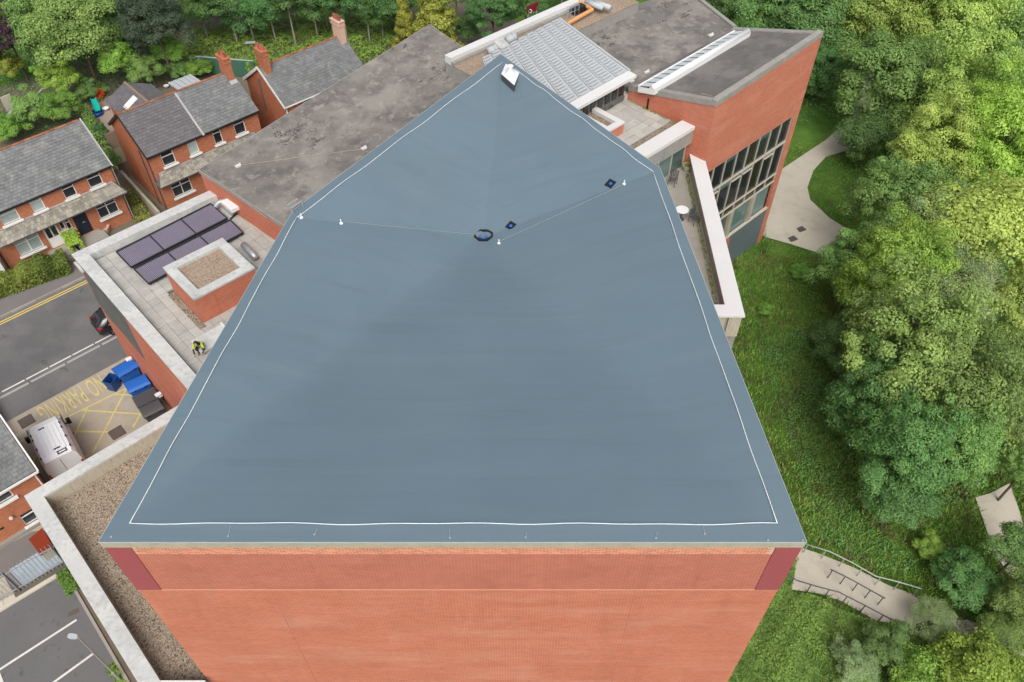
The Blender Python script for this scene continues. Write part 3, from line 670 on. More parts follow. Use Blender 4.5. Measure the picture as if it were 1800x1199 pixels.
# solar tube collectors, two rows of three
def collector_row(Pq, nd_, label):
    q = [at(*p, z) for p, z in zip(Pq, (ZR+.30, ZR+.30, ZR+.18, ZR+.18))]
    c = np.mean(q, axis=0); r = thing('solar_collector', label, 'solar panel', (c[0], c[1], ZR), group='tube collectors on the paved roof')
    S_ = lambda a, b: (q[0]*(1-a)+q[1]*a)*(1-b)+(q[3]*(1-a)+q[2]*a)*b
    up = np.array([0, 0, 1.])
    for k in range(3):
        a0, a1 = k/3+.004, (k+1)/3-.004
        bk = MB(); bk.poly([S_(a0, .03), S_(a0, .97), S_(a1, .97), S_(a1, .03)]); p_ = part('panel', bk, M['solar_back'], r)
        tb = MB()
        for i in range(24):
            a = a0+(a1-a0)*(i+.5)/24
            tb.tube([S_(a, .04)+up*.045, S_(a, .96)+up*.045], .030, 6, cap=False)
        part('tubes', tb, M['solar_tube'], p_, smooth=True, kind='stuff')
    fr = MB()
    for b_ in (0, 1): fr.beam(S_(0, b_)+up*.03, S_(1, b_)+up*.03, .07, .12)
    for a_ in (0, 1/3, 2/3, 1): fr.beam(S_(a_, .01)+up*.03, S_(a_, .99)+up*.03, .05, .11)
    part('frame', fr, M['solar_frame'], r)
    lg = MB()
    for a_ in (.02, .35, .65, .98):
        for b_ in (.06, .94): p = S_(a_, b_); lg.tube([(p[0], p[1], ZR), p], .02, 6)
    part('legs', lg, M['solar_frame'], r)
    return q
Q1 = collector_row([(205, 444), (371, 359), (400, 385), (231, 471)], 3, 'longer row of purple grey solar tube panels beside the white parapet')
Q2 = collector_row([(236, 474), (405, 388), (428, 410), (262, 500)], 3, 'shorter row of purple grey solar tube panels against the lift overrun')
# paving slabs, one by one
pme = MB().box((0, 0, 0), (.292, .292, .025)).mesh('paving_slab', m=M['paver'])
ext = MB(); n_p = 0
blk = [bo, ]
for i in range(int((SL-2*CW)/.6)):
    for j in range(int((TL-2*CW)/.6)):
        s, t = CW+.42+i*.6, CW+.42+j*.6; p = L(s, t, ZR)
        if inpoly(p[0], p[1], bo): continue
        x, y = toimg(p)
        if x > 480 or y > 720 or (x-173)*(370-953)-(y-953)*(515-173) < -9000: pass
        # hidden behind the auditorium edge
        if (515-173)*(y-953)-(370-953)*(x-173) > 12000: continue
        z = ZR-.02+random.uniform(-.008, .008)
        if n_p < 300: inst('paving_slab', pme, wing, V3((p[0], p[1], z))-woff(wing), rot=(random.uniform(-.012, .012), random.uniform(-.012, .012), math.pi/2-rad(46.6))); n_p += 1
        else: ext.box((p[0], p[1], z), (.292, .292, .025), (*D1, 0), (*D2, 0))
if ext.v: part('paving', ext, M['paver'], wing, kind='stuff')
# moss line along the parapet and shingle margin by the box
part('shingle_margin', MB().poly([L(s0-.36, t0_+.1, ZR+.035), L(s0-.36, t1_+.3, ZR+.035), L(s0+.03, t1_+.3, ZR+.035), L(s0+.03, t0_+.1, ZR+.035)]), M['gravel_dark'], wing)
# air handling unit and bent duct
ac = thing('air_handling_unit', 'small white rooftop air unit with bent silver duct by the grey roof', 'air unit', at(406, 362, ZR))
part('casing', MB().box(at(407, 360, ZR+.75), (.62, .38, .12), (*D2, 0), (*D1, 0)), M['white_paint'], ac)
part('stand', MB().box(at(407, 364, ZR+.32), (.5, .3, .3), (*D2, 0), (*D1, 0)), M['steel'], ac)
a = at(390, 366, ZR+.15); part('duct', MB().tube([a+[-.35, -.1, .0], a+[-.3, .02, .22], a+[-.1, .1, .38], a+[.2, .2, .42], a+[.45, .3, .42]], .15, 12), M['steel'], ac, smooth=True)
a = at(440, 445, ZR+.1); dk = thing('silver_duct', 'silver duct lying behind the lift overrun beside the dark roof edge', 'duct', at(440, 445, ZR))
part('duct', MB().tube([a+[-.5, .6, .15], a+[0, 0, .15], a+[.5, -.6, .15]], .2, 12), M['steel'], dk, smooth=True)
a, b = at(405, 385, ZR+.1), at(424, 368, ZR+.1)
o = tag(part('black_pipe', MB().tube([a, b, b+[.25, .25, 0], b+[2.5, -2.2, 0]], .05, 8), M['black_plastic']), 'black pipe running along the paved roof edge to the solar panels', 'pipe')
# bracket lights on the brick face near the yard
for p in ((232, 630), (284, 692)):
    w = LF(p[0], p[1]); tag(part('wall_light', MB().box(w-np.array([*D1, 0])*.12, (.12, .10, .14), (*D1, 0), (*D2, 0)).box(w-np.array([*D1, 0])*.22+[0, 0, .1], (.16, .14, .03), (*D1, 0), (*D2, 0)), M['white_paint']),
        'white lamp bracket on brick wall above the %s' % ('blue bins' if p[0] < 250 else 'grey bins'), 'wall lamp', 'lamps on the wing wall')
# white hatch slab that the worker leans on
hq = [at(*p, ZR+.35) for p in ((335, 600), (379, 574), (386, 580), (400, 600), (372, 640), (350, 612))]
hs_, ht_ = [(p[:2]-K0[:2])@D1 for p in hq], [-(p[:2]-K0[:2])@D2 for p in hq]
hatch = thing('roof_hatch', 'low white roof hatch on the paved roof beside the crouching worker', 'roof hatch', L(hs_[0]+1, ht_[0]+.3, ZR))
part('lid', MB().prism(ccw([xy(L(s, t, 0)) for s, t in ((hs_[0], ht_[0]-.05), (hs_[0]+1.9, ht_[0]-.05), (hs_[0]+1.9, ht_[0]+1.1), (hs_[0], ht_[0]+1.1))]), ZR+.22, ZR+.32), M['white_coping'], hatch)
part('kerb', MB().prism(ccw([xy(L(s, t, 0)) for s, t in ((hs_[0]+.06, ht_[0]), (hs_[0]+1.8, ht_[0]), (hs_[0]+1.8, ht_[0]+1.0), (hs_[0]+.06, ht_[0]+1.0))]), ZR-.1, ZR+.22), M['upstand'], hatch)
part('rim', MB().box(L(hs_[0]+1.85, ht_[0]+.5, ZR+.36), (.04, .6, .04), (*D1, 0), (*D2, 0)), M['white_paint'], hatch)

# ---- folded grey felt roof behind the auditorium
gA, gB, gD = at(350, 298, 10.4), at(755, 43, 13.0), at(645, 262, 11.5)
n1_ = np.cross(gB-gA, gD-gA); gC = onface(842, 104, gA, n1_); gX = onface(900, 150, gA, n1_); gX2 = onface(760, 215, gA, n1_)
gE = at(500, 396, 10.6); n2_ = np.cross(gD-gA, gE-gA); gE2 = onface(590, 370, gA, n2_)
fold = thing('grey_roof_block', 'low brick block with folded grey felt roof beside the houses', 'building', (gA[0]+5, gA[1]+3, 0))
part('felt_roof', MB().poly([gA, gD, gX2, gX, gC, gB]).poly([gA, gE, gE2, gX2, gD]), M['grey_felt'], fold)
lo = [gA, gE, gE2, gX, gC, gB]
part('wall', MB().prism([xy(p) for p in lo], 0, [p[2]-.25 for p in lo], cap=False), M['brick_orange'], fold)
fs_ = MB()
for a, b in ((gA, gE), (gC, gB), (gB, gA)):
    fs_.beam(a-[0, 0, .14], b-[0, 0, .14], .12, .26)
part('fascia', fs_, M['felt_edge'], fold)
for a, b in (((418, 292), (640, 263)), ((745, 52), (757, 50)), ((757, 50), (835, 108)), ((385, 322), (352, 302)), ((357, 300), (470, 385))):
    nn = n2_ if a in ((357, 300), (385, 322)) else n1_
    p, q = onface(*a, gA, nn), onface(*b, gA, nn); part('lightning_tape', MB().tube([p+[0, 0, .05], q+[0, 0, .05]], .016, 5), M['concrete_beige'], fold)
for p in ((419, 293), (640, 262)):
    q = onface(*p, gA, n1_); part('tape_clamp', MB().box(q+[0, 0, .06], (.17, .11, .05), (*D1, 0), (*D2, 0)).box(q+[.1, .1, .12], (.06, .04, .06)), M['clean_coping'], fold)

# ---- back block: gravel gutter roof with long white parapet, pale metal deck roof over the plant room
QB = at(806, 86, 14.0)
def B(s, t, z): return w3(QB, s, -t, z)
back = thing('plant_block', 'flat gravel roofed block with long white parapet behind the auditorium', 'building', B(6, 3, 0))
bo2 = ccw([xy(B(s, t, 0)) for s, t in ((-1.2, 0), (15, 0), (15, 3.1), (-1.2, 3.1))])
part('wall', MB().prism(bo2, -2.5, 13.5), M['felt_edge'], back)
part('gravel_roof', MB().poly([(*p, 13.55) for p in bo2]), M['gravel_tan'], back)
part('parapet', MB().prism(ccw([xy(B(s, t, 0)) for s, t in ((-1.2, -.02), (15, -.02), (15, .62), (-1.2, .62))]), 13.4, 14.0), M['clean_coping'], back)
part('inner_kerb', MB().prism(ccw([xy(B(s, t, 0)) for s, t in ((-1.2, .62), (15, .62), (15, .9), (-1.2, .9))]), 13.4, 13.75), M['felt_edge'], back)
# metal deck
dk4 = [at(876, 88, 15.0), at(982, 33, 15.0), at(1106, 125, 14.2), at(1003, 182, 14.2)]
deck = thing('metal_deck_roof', 'sloping pale grey ribbed metal roof over the plant room', 'roof', (np.mean([p[0] for p in dk4]), np.mean([p[1] for p in dk4]), 12.5))
dext = dk4[3]+(dk4[3]-dk4[2])*.9; dext0 = dk4[0]+(dk4[0]-dk4[1])*.25
DQ = [dext0, dk4[1], dk4[2], dext]
Sd = lambda a, b: (DQ[0]*(1-a)+DQ[1]*a)*(1-b)+(DQ[3]*(1-a)+DQ[2]*a)*b   # a along the street, b down the slope
nb_ = 9
dn = np.cross(DQ[1]-DQ[0], DQ[3]-DQ[0]); dn /= np.linalg.norm(dn); dn *= np.sign(dn[2])
for k in range(nb_):                                  # deck sheets run down the slope; ribs cross each sheet
    a0, a1 = k/nb_, (k+1)/nb_-.006
    mb = MB(); mb.add([Sd(a0, 0), Sd(a1, 0), Sd(a1, 1), Sd(a0, 1)]+[p-dn*.1 for p in (Sd(a0, 0), Sd(a1, 0), Sd(a1, 1), Sd(a0, 1))], [[3, 2, 1, 0], [4, 5, 1, 0][::-1], [5, 6, 2, 1][::-1], [6, 7, 3, 2][::-1], [7, 4, 0, 3][::-1]])
    sh = part('deck_sheet', mb, M['louver'], deck)
    rb = MB(); NR = 26
    for i in range(NR):
        b_ = (i+.5)/NR; p, q = Sd(a0+.004, b_), Sd(a1-.020, b_)
        d = q-p; u = d/np.linalg.norm(d); v = np.cross(dn, u)
        # each louvre blade tips up towards the auditorium
        rb.box((p+q)/2+dn*.06, (np.linalg.norm(d)/2-.03, .062, .06), u, v, dn)
    part('ribs', rb, M['louver'], sh, kind='stuff')
g0, g1 = Sd(0, 1.0), Sd(1.0, 1.0); gd = (g1-g0)/np.linalg.norm(g1-g0); gn = np.array([gd[1], -gd[0], 0])
part('gutter', MB().add([g0-gn*.05+[0, 0, .02], g1-gn*.05+[0, 0, .02], g1+gn*.62+[0, 0, -.02], g0+gn*.62+[0, 0, -.02], g0+gn*.62+[0, 0, -.22], g1+gn*.62+[0, 0, -.22]],
     [[0, 3, 2, 1], [3, 4, 5, 2], [1, 2, 5]]), M['clean_coping'], deck)
pw_ = MB().prism(ccw([xy(p) for p in (Sd(.02, .04), Sd(.98, .04), Sd(.98, .99), Sd(.02, .99))]), 11.5, 13.7, cap=False)
part('plant_room_wall', pw_, M['dark_stone'], deck)
for i in range(9):
    f = .42+i*.066; p = Sd(f, .99); part('louvre_window', MB().box((p[0]+gn[0]*.03, p[1]+gn[1]*.03, 13.1), (.22, .03, .42), gd, gn), M['glass'], deck)
part('window_rail', MB().beam(Sd(.3, .99)+gn*.05-[0, 0, .52], Sd(.98, .99)+gn*.05-[0, 0, .52], .1, .16), M['white_coping'], deck)
part('edge_flashing', MB().beam(Sd(1.0, 0)+[.05, 0, .0], Sd(1.0, 1)+[.05, 0, 0], .14, .14), M['louver'], deck)
# ducts by the parapet
for (p, lab) in (((866, 88), 'short pale grey duct stub behind the parapet, nearer the folded roof'), ((899, 68), 'short pale grey duct stub behind the parapet, nearer the metal deck')):
    a = at(p[0]-8, p[1]+3, 13.95); b = at(p[0]+8, p[1]-4, 14.05)
    r = thing('duct_stub', lab, 'duct', (a[0], a[1], 13.55), group='duct stubs on the gravel roof')
    part('duct', MB().tube([a, b], .26, 14), M['louver'], r, smooth=True); part('collar', MB().tube([a*.35+b*.65, a*.15+b*.85], .31, 14), M['louver'], r)
    part('stand', MB().box(((a+b)/2)*[1, 1, 0]+[0, 0, 13.7], (.25, .2, .15)), M['steel'], r)
tag(part('plinth', MB().prism(ccw([xy(at(*p, 13.9)) for p in ((868, 72), (884, 65), (899, 80), (883, 88))]), 13.5, 13.85), M['white_coping']), 'square concrete plinth between the two duct stubs', 'plinth')
pp = thing('pipe_run', 'orange lagged pipe with silver flues by the far end of the parapet', 'pipes', at(1015, 25, 13.55))
a = at(997, 42, 13.9); b = at(1041, 17, 13.9)
part('orange_pipe', MB().tube([a, b, b+[-.35, .55, .0], b+[-.9, 1.3, 0]], .14, 10), M['pipe_orange'], pp)
for dx in (0, .55): part('flue', MB().tube([at(1030, 3, 14.1)+[dx, 0, 0], at(1060, 14, 14.1)+[dx, 0, 0]], .2, 10), M['louver'], pp, smooth=True)
part('black_tank', MB().box(at(1016, 16, 13.8), (.6, .28, .2), (*D1, 0), (*D2, 0)), M['black_plastic'], pp)
gr = MB(); gp = at(996, 34, 13.6)
for i in range(4):
    o_ = np.array([*D1, 0])*(i*.42); gr.tube([gp+o_, gp+o_+[0, 0, .7]], .025, 6)
gr.tube([gp+[0, 0, .7], gp+np.array([*D1, 0])*1.26+[0, 0, .7]], .025, 6); gr.tube([gp+[0, 0, .36], gp+np.array([*D1, 0])*1.26+[0, 0, .36]], .02, 6)
tag(part('guard_rail', gr, M['steel']), 'small grey guard rail at the top corner of the metal deck', 'guard rail')

# ---- right wing: tilted roof, blank brick above a tall curtain wall
G0 = ground(1345, 418); sG, zG = onplane(1447, 57, G0, D1); Gt = w3(G0, sG, 0, zG)
sH, zH = onplane(1260, 180, G0, D1); Ht = w3(G0, sH, 0, zH)
It = at(1105, 152, 13.05); Ft = at(1290, 50, 13.3)
dIH = (Ht-It)[:2]/np.linalg.norm((Ht-It)[:2])
rw = thing('studio_wing', 'tall brick wing with tilted grey roof and big curtain wall facing the lawn', 'building', (It[0]+6, It[1]+4, gz(14)))
n3_ = np.cross(Gt-Ht, It-Ht); Ft = onface(1290, 50, Ht, n3_)
Ri = [It, Ht, Gt, Ft]
part('felt_roof', MB().poly(Ri), M['grey_felt_clean'], rw)
fe = MB()
for a, b in ((It, Ht), (Ht, Gt), (Gt, Ft)):
    d = (b-a)/np.linalg.norm(b-a); n = np.array([d[1], -d[0], 0]); n /= np.linalg.norm(n)
    fe.beam(a-n*.16-[0, 0, .10], b-n*.16-[0, 0, .10], .40, .36)
part('coping', fe, M['felt_edge'], rw)
sw = [It, Ht, Gt, Ft]
# walls: I-H side, G-F end, back; the H-G face is built with its opening
wl = MB(); bz = -4.5
for a, b in ((It, Ht), (Gt, Ft), (Ft, It)): wl.add([(a[0], a[1], bz), (b[0], b[1], bz), b-[0, 0, .2], a-[0, 0, .2]], [[0, 1, 2, 3]])
def RF(s, z, t=0): return w3(G0, s, t, z)
wt, wb, wl_, wr_ = 9.2, 1.0, sH+.25, -1.28
wl.add([RF(sH, wt), RF(sG, wt), Gt-[0, 0, .2], Ht-[0, 0, .2]], [[0, 1, 2, 3]])
wl.add([RF(wr_, bz), RF(sG, bz), RF(sG, wt), RF(wr_, wt)], [[0, 1, 2, 3]])
wl.add([RF(sH, bz), RF(wl_, bz), RF(wl_, wt), RF(sH, wt)], [[0, 1, 2, 3]])
for a, b in ((RF(wl_, wt), RF(wr_, wt)), (RF(wr_, wt), RF(wr_, bz)), (RF(wl_, bz), RF(wl_, wt))):
    o_ = np.array([*D2, 0])*.22; wl.add([a, b, b+o_, a+o_], [[0, 1, 2, 3]])
part('wall', wl, M['brick_orange'], rw)
# curtain wall: rows at measured heights
cw = part('curtain_wall', MB().poly([RF(wl_, bz, .35), RF(wr_, bz, .35), RF(wr_, wt, .35), RF(wl_, wt, .35)]), M['black_plastic'], rw)
rows = [(wt, 7.05), (6.95, 4.25), (4.12, 3.5)]; cols = 8; cwid = (wr_-wl_)/cols
tintm = [M['glass_olive'], M['glass'], M['glass']]
fr = MB()
for ri, (z1, z0) in enumerate(rows):
    for k in range(cols):
        a, b = wl_+k*cwid+.05, wl_+(k+1)*cwid-.05
        part('pane', MB().poly([RF(a, z0, .16), RF(b, z0, .16), RF(b, z1, .16), RF(a, z1, .16)]), (M['glass_olive'] if (k*5+ri*3) % 4 == 0 else M['glass']) if ri < 2 else M['glass_olive'], cw)
        if (ri == 1 and k % 2 == 0) or (ri == 0 and k in (2, 5)): part('blind', MB().poly([RF(a, z1-.5, .14), RF(b, z1-.5, .14), RF(b, z1, .14), RF(a, z1, .14)]), M['glass_teal'], cw)
for k in range(cols+1): fr.box(RF(wl_+k*cwid, (wt+3.45)/2, .10), (.026, .045, (wt-3.45)/2), (*D1, 0), (*D2, 0))
for z in (wt-.04, 7.0, 4.18, 3.45): fr.box(RF((wl_+wr_)/2, z, .094), ((wr_-wl_)/2, .05, .045 if z != 7.0 else .075), (*D1, 0), (*D2, 0))
for k in (1, 3, 4, 6): fr.box(RF(wl_+(k+.5)*cwid, 6.6, .098), (cwid/2-.1, .06, .03), (*D1, 0), (*D2, 0))
part('frame', fr, M['alu'], cw)
cols2 = [wl_, wl_+2.3, wl_+5.2, wl_+8.0, wr_]
for k in range(4):
    a, b = cols2[k]+.3, cols2[k+1]-.3
    part('pane', MB().poly([RF(a, 1.02, .2), RF(b, 1.02, .2), RF(b, 3.38, .2), RF(a, 3.38, .2)]), M['glass_teal'], cw)
for k in range(1, 4): part('column', MB().box(RF(cols2[k], 2.2, .14), (.22, .12, 1.2), (*D1, 0), (*D2, 0)), M['concrete_beige'], cw)
part('sill', MB().box(RF((wl_+wr_)/2, .97, .04), ((wr_-wl_)/2, .12, .04), (*D1, 0), (*D2, 0)), M['alu'], cw)
for i in range(6):                                     # cladding boards below the sill
    z1 = .92-i*.62; part('cladding_panel', MB().box(RF((-5.95+wr_)/2, z1-.3, .06), ((wr_+5.95)/2, .05, .29), (*D1, 0), (*D2, 0)), M['slate_cladding'], rw)
part('cladding_rail', MB().poly([RF(-6.0, bz, .09), RF(wr_, bz, .09), RF(wr_, .93, .09), RF(-6.0, .93, .09)]), M['alu'], rw)
part('low_wall', MB().add([RF(sH, bz, .02), RF(-5.97, bz, .02), RF(-5.97, .2, .02), RF(sH, .2, .02)], [[0, 1, 2, 3]]).add([RF(sH, .2, .05), RF(-5.97, .2, .05), RF(-5.97, .93, .05), RF(sH, .93, .05)], [[0, 1, 2, 3]]), M['brick_orange'], rw)
# skylight along the inner edge
sk = [onface(*p, It+[0, 0, .32], n3_) for p in ((1122, 152), (1291, 55), (1320, 56), (1152, 157))]
skl = part('skylight', MB().add(sk+[p-[0, 0, .4] for p in sk], [[0, 1, 5, 4], [1, 2, 6, 5], [2, 3, 7, 6], [3, 0, 4, 7]]), M['white_paint'], rw)
for k in range(14):
    a0, a1 = k/14+.006, (k+1)/14-.006; Q = lambda a, b: (sk[0]*(1-a)+sk[1]*a)*(1-b)+(sk[3]*(1-a)+sk[2]*a)*b
    part('pane', MB().poly([Q(a0, .05)+[0, 0, .02], Q(a1, .05)+[0, 0, .02], Q(a1, .72)+[0, 0, .1], Q(a0, .72)+[0, 0, .1]][::-1]), M['rooflight'], skl)
part('roll_cap', MB().tube([Q(0, .82)+[0, 0, .04], Q(1, .82)+[0, 0, .04]], .2, 12), M['white_paint'], skl, smooth=True)
part('kerb_frame', MB().beam(Q(0, .0)+[0, 0, .02], Q(1, .0)+[0, 0, .02], .10, .1).beam(Q(0, .7)+[0, 0, .03], Q(1, .7)+[0, 0, .03], .08, .12), M['white_paint'], skl)
tp = [onface(*p, It, n3_) for p in ((1256, 172), (1432, 60))]
part('lightning_tape', MB().tube([It*.1+tp[0]*.9+[-.2, .3, .04], tp[0]+[0, 0, .06], tp[1]+[0, 0, .06], tp[1]*.85+Ft*.15+[0, 0, .06]], .02, 5), M['concrete_beige'], rw)
# back roof between deck and skylight
bq = [at(*p, 12.75) for p in ((1000, 46), (1205, -20), (1292, 49), (1103, 153), (1040, 160))]
bk2 = thing('grey_back_roof', 'flat grey felt roof with dark scorch like patches between metal deck and skylight', 'roof', (np.mean([p[0] for p in bq]), np.mean([p[1] for p in bq]), 0))
part('felt_roof', MB().prism(ccw([xy(p) for p in bq]), -3, 12.75), M['grey_felt'], bk2)
part('edge_kerb', MB().beam(at(1003, 47, 12.8), at(1180, -40, 12.8), .3, .3).beam(at(1205, -20, 12.8), at(1292, 49, 12.8), .3, .25), M['felt_edge'], bk2)
for p in ((1137, 127), (1110, 143), (1250, 62), (1069, 10)):
    q = at(*p, 12.83); part('tape_clamp', MB().box(q, (.18, .12, .05), (*D1, 0), (*D2, 0)).box(q+[.1, .1, .09], (.06, .04, .06)), M['clean_coping'], bk2)

# ---- link block: small paved roof, white beam, terrace
sB, zB = onplane(1222, 222, Ht[:2], dIH); bR = w3(Ht, sB, 0, zB, dIH); sB2, _ = onplane(1207, 215, Ht[:2], dIH)
bmL = at(1100, 300, zB); bmdir = D1
link = thing('terrace_link', 'low link block with paved roof, white edge beam and roof terrace', 'building', (7, 38, -2))
zp = zB-.38
b_out = xy(bR); bw = 1.0
bl_out = b_out-D1*8; 
part('edge_beam', MB().prism(ccw([b_out, b_out+D2*bw, bl_out+D2*bw, bl_out]), zB-.25, zB), M['clean_coping'], link)
part('beam_fascia', MB().prism(ccw([b_out+D2*.05, b_out+D2*(bw-.1), bl_out+D2*(bw-.1), bl_out+D2*.05]), zB-1.25, zB-.25), M['felt_edge'], link)
roofpoly = ccw([b_out+D2*bw, bl_out+D2*bw, bl_out+D2*8.5, b_out+D2*8.5])
part('roof_bed', MB().prism(roofpoly, -3, zp-.03), M['dirt_joint'], link)
lme = MB().box((0, 0, 0), (.37, .29, .03)).mesh('roof_slab', m=M['paver'])
for i in range(9):
    for j in range(8):
        p = b_out-D1*(.45+i*.76)+D2*(bw+1.05+j*.6)
        x, y = toimg((*p, zp))
        if x < 1040 or inpoly(p[0], p[1], [xy(q) for q in (TB, TC, TD, TE, TA)]): continue
        inst('roof_slab', lme, link, V3((*p, zp+random.uniform(-.01, .015)))-woff(link), rot=(random.uniform(-.015, .015), random.uniform(-.015, .015), math.pi/2-rad(46.6)))
part('gravel_margin', MB().poly([(*q, zp) for q in ccw([b_out+D2*(bw+.02), b_out+D2*(bw+.72), bl_out+D2*(bw+.72), bl_out+D2*(bw+.02)])]), M['gravel_dark'], link)
wbx = [at(*p, zp+.85) for p in ((1025, 194), (1042, 184), (1099, 214), (1077, 229))]
ws = thing('white_coped_box', 'small brick roof box with white coping beside the auditorium edge', 'roof structure', (*xy(wbx[2]), zp))
e0 = xy(wbx[2]); bo3 = ccw([e0, e0-D1*1.6, e0-D1*1.6+D2*3.0, e0+D2*3.0])
part('wall', MB().prism(inset(bo3, .04), zp-.1, zp+.75, cap=False), M['brick_orange'], ws)
part('coping', ring_mb(bo3, inset(bo3, .42), zp+.72, zp+.85, zp+.6), M['clean_coping'], ws)
part('gravel', MB().poly([(*p, zp+.62) for p in inset(bo3, .38)]), M['gravel_dark'], ws)
o = thing('grey_roof_pipe', 'grey square pipe crossing the small paved roof by the glazed wall', 'pipe', at(1087, 178, zp))
part('pipe', MB().beam(at(1068, 189, zp+.15), at(1096, 171, zp+.15), .22, .2), M['railing'], o); part('outlet_box', MB().box(at(1098, 168, zp+.2), (.25, .25, .18), (*D1, 0), (*D2, 0)), M['white_coping'], o)
o = thing('black_vent_pipe', 'short black bent vent pipe standing by the brick wall of the tall wing', 'vent pipe', at(1138, 190, zp))
a = at(1138, 192, zp); part('pipe', MB().tube([a, a+[0, 0, .75], a+[.15, .15, .95], a+[.35, .35, 1.0]], .08, 8), M['black_plastic'], o, smooth=True)
# terrace
_, zP = onplane(1240, 282, Ht[:2], D1); zfl = zP-1.05
pa, pb = at(1240, 282, zP), at(1310, 556, zP); dT = (pb-pa)[:2]/np.linalg.norm((pb-pa)[:2]); nT = np.array([-dT[1], dT[0]])   # nT points towards the right
if nT[0] < 0: nT = -nT
def T(s, t, z): return w3(pa, s, t, z, dT, nT)      # t negative = towards the auditorium
LT = np.linalg.norm((pb-pa)[:2]); cwd = .92
dm = 1 if True else 0
part('terrace_floor', MB().prism(ccw([xy(T(s, t, 0)) for s, t in ((-3, -.3), (LT-.3, -.3), (LT-.3, -8), (-3, -8))]), zfl-.3, zfl), M['terrace'], link)
part('terrace_wall', MB().prism(ccw([xy(T(s, t, 0)) for s, t in ((-.6, -.1), (LT-.1, -.1), (LT-.1, -cwd+.15), (-.6, -cwd+.15))]), zfl-.6, zP-.12), M['upstand'], link)
part('terrace_end_wall', MB().prism(ccw([xy(T(s, t, 0)) for s, t in ((LT-.75, -cwd), (LT-.1, -cwd), (LT-.1, -6), (LT-.75, -6))]), zfl-.6, zP-.12), M['upstand'], link)
part('terrace_coping', MB().prism(ccw([xy(T(s, t, 0)) for s, t in ((-.75, 0), (LT, 0), (LT, -6), (LT-.85, -6), (LT-.85, -cwd), (-.75, -cwd))]), zP-.12, zP), M['clean_coping'], link)
part('undercroft_wall', MB().prism(ccw([xy(T(s, t, 0)) for s, t in ((-3, -.75), (LT-2.2, -.75), (LT-2.2, -8), (-3, -8))]), -4, zfl-.3, cap=False), M['slate_cladding'], link)
part('corner_column', MB().prism(ccw([xy(T(s, t, 0)) for s, t in ((LT-.2, -.12), (LT-.2, -.95), (LT-1.0, -.95), (LT-1.0, -.12))]), -4, zP-.12), M['felt_edge'], link)
# glazed screen under the beam
for k in range(4):
    a = b_out-D1*(.2+k*1.35)+D2*.35; b = a-D1*1.25
    part('glazed_screen', MB().poly([(*b, zfl), (*a, zfl), (*a, zB-1.25), (*b, zB-1.25)]), M['glass_teal'], link)
for k in range(5):
    a = b_out-D1*(.15+k*1.35)+D2*.33; part('screen_post', MB().prism(ccw([a, a+D1*.09, a+D1*.09+D2*.1, a+D2*.1]), zfl, zB-1.25), M['alu'], link)
def moss(a, b, w, z, n=160):
    mb = MB()
    for i in range(n):
        f = random.random(); p = V3(a)*(1-f)+V3(b)*f; p = p+np.array([random.uniform(-w, w), random.uniform(-w, w), 0]); r = random.uniform(.03, .09); an = random.random()*6; mb.tone = random.random()
        d = np.array([math.cos(an), math.sin(an), 0])*r; e = np.array([-d[1], d[0], 0])*.6
        mb.add([p-d, p+e+[0, 0, r], p+d, p-e+[0, 0, r*.6]], [[0, 1, 2, 3]])
    return mb
tag(part('moss', moss(T(0, -cwd-.1, zfl+.01), T(LT-1, -cwd-.1, zfl+.01), .1, zfl, 500), LEAF['hedge']), kind='stuff')
tag(part('weeds', moss(it_ := V3((*xy(It), zp+.01))-[*(D2*.15), 0], V3((*xy(bR), zp+.01))-[*(D1*.1), 0], .1, zp, 300), LEAF['hedge']), kind='stuff')

# ---- front left: gravel roofed block with stained parapet
ZF = 5.5; F0 = at(42, 872, ZF)
def FR(s, t, z): return w3(F0, s, -t, z)
gb = thing('gravel_roof_block', 'low block with gravel flat roof and stained pale parapet in front of the car park', 'building', FR(5, 8, 0))
TF = 14.3
yr = at(300, 1196, ZF)[1]
q0 = FR(0, TF, 0); q1 = np.array([W0[0][0]+.3, W0[0][1]+.2])
fo_ = ccw([xy(FR(0, 0, 0)), xy(FR(11, 0, 0)), q1, np.array([W0[0][0]+.3, yr-.7]), np.array([q0[0]+.5, yr-.7]), xy(q0)])
part('wall', MB().prism(inset(fo_, .05), -.5, 4.55, cap=False).add([FR(11, .05, -.5), FR(.05, .05, -.5), FR(.05, TF, -.5), FR(11, .05, ZF-.1), FR(.05, .05, ZF-.1), FR(.05, TF, ZF-.1)], [[0, 3, 4, 1], [1, 4, 5, 2]]), M['brick_orange'], gb)
part('coping', MB().prism(ccw([xy(FR(s, t, 0)) for s, t in ((0, 0), (11, 0), (11, .72), (.72, .72), (.72, TF), (0, TF))]), ZF-.12, ZF), M['white_coping'], gb)
part('upstand', MB().add([FR(11, .73, ZF-.1), FR(.73, .73, ZF-.1), FR(.73, TF, ZF-.1), FR(11, .73, 4.5), FR(.73, .73, 4.5), FR(.73, TF, 4.5)], [[0, 3, 4, 1], [1, 4, 5, 2]]), M['upstand'], gb)
part('roof_gravel', MB().poly([(*p, 4.6) for p in inset(fo_, .1)]), M['gravel_dark'], gb)
part('return_parapet', MB().box(((at(280, 1196, ZF)[0]+TA[0])/2-.2, yr-.35, 5.05), (abs(TA[0]-at(280, 1196, ZF)[0])/2+.4, .35, .448)), M['clean_coping'], gb)
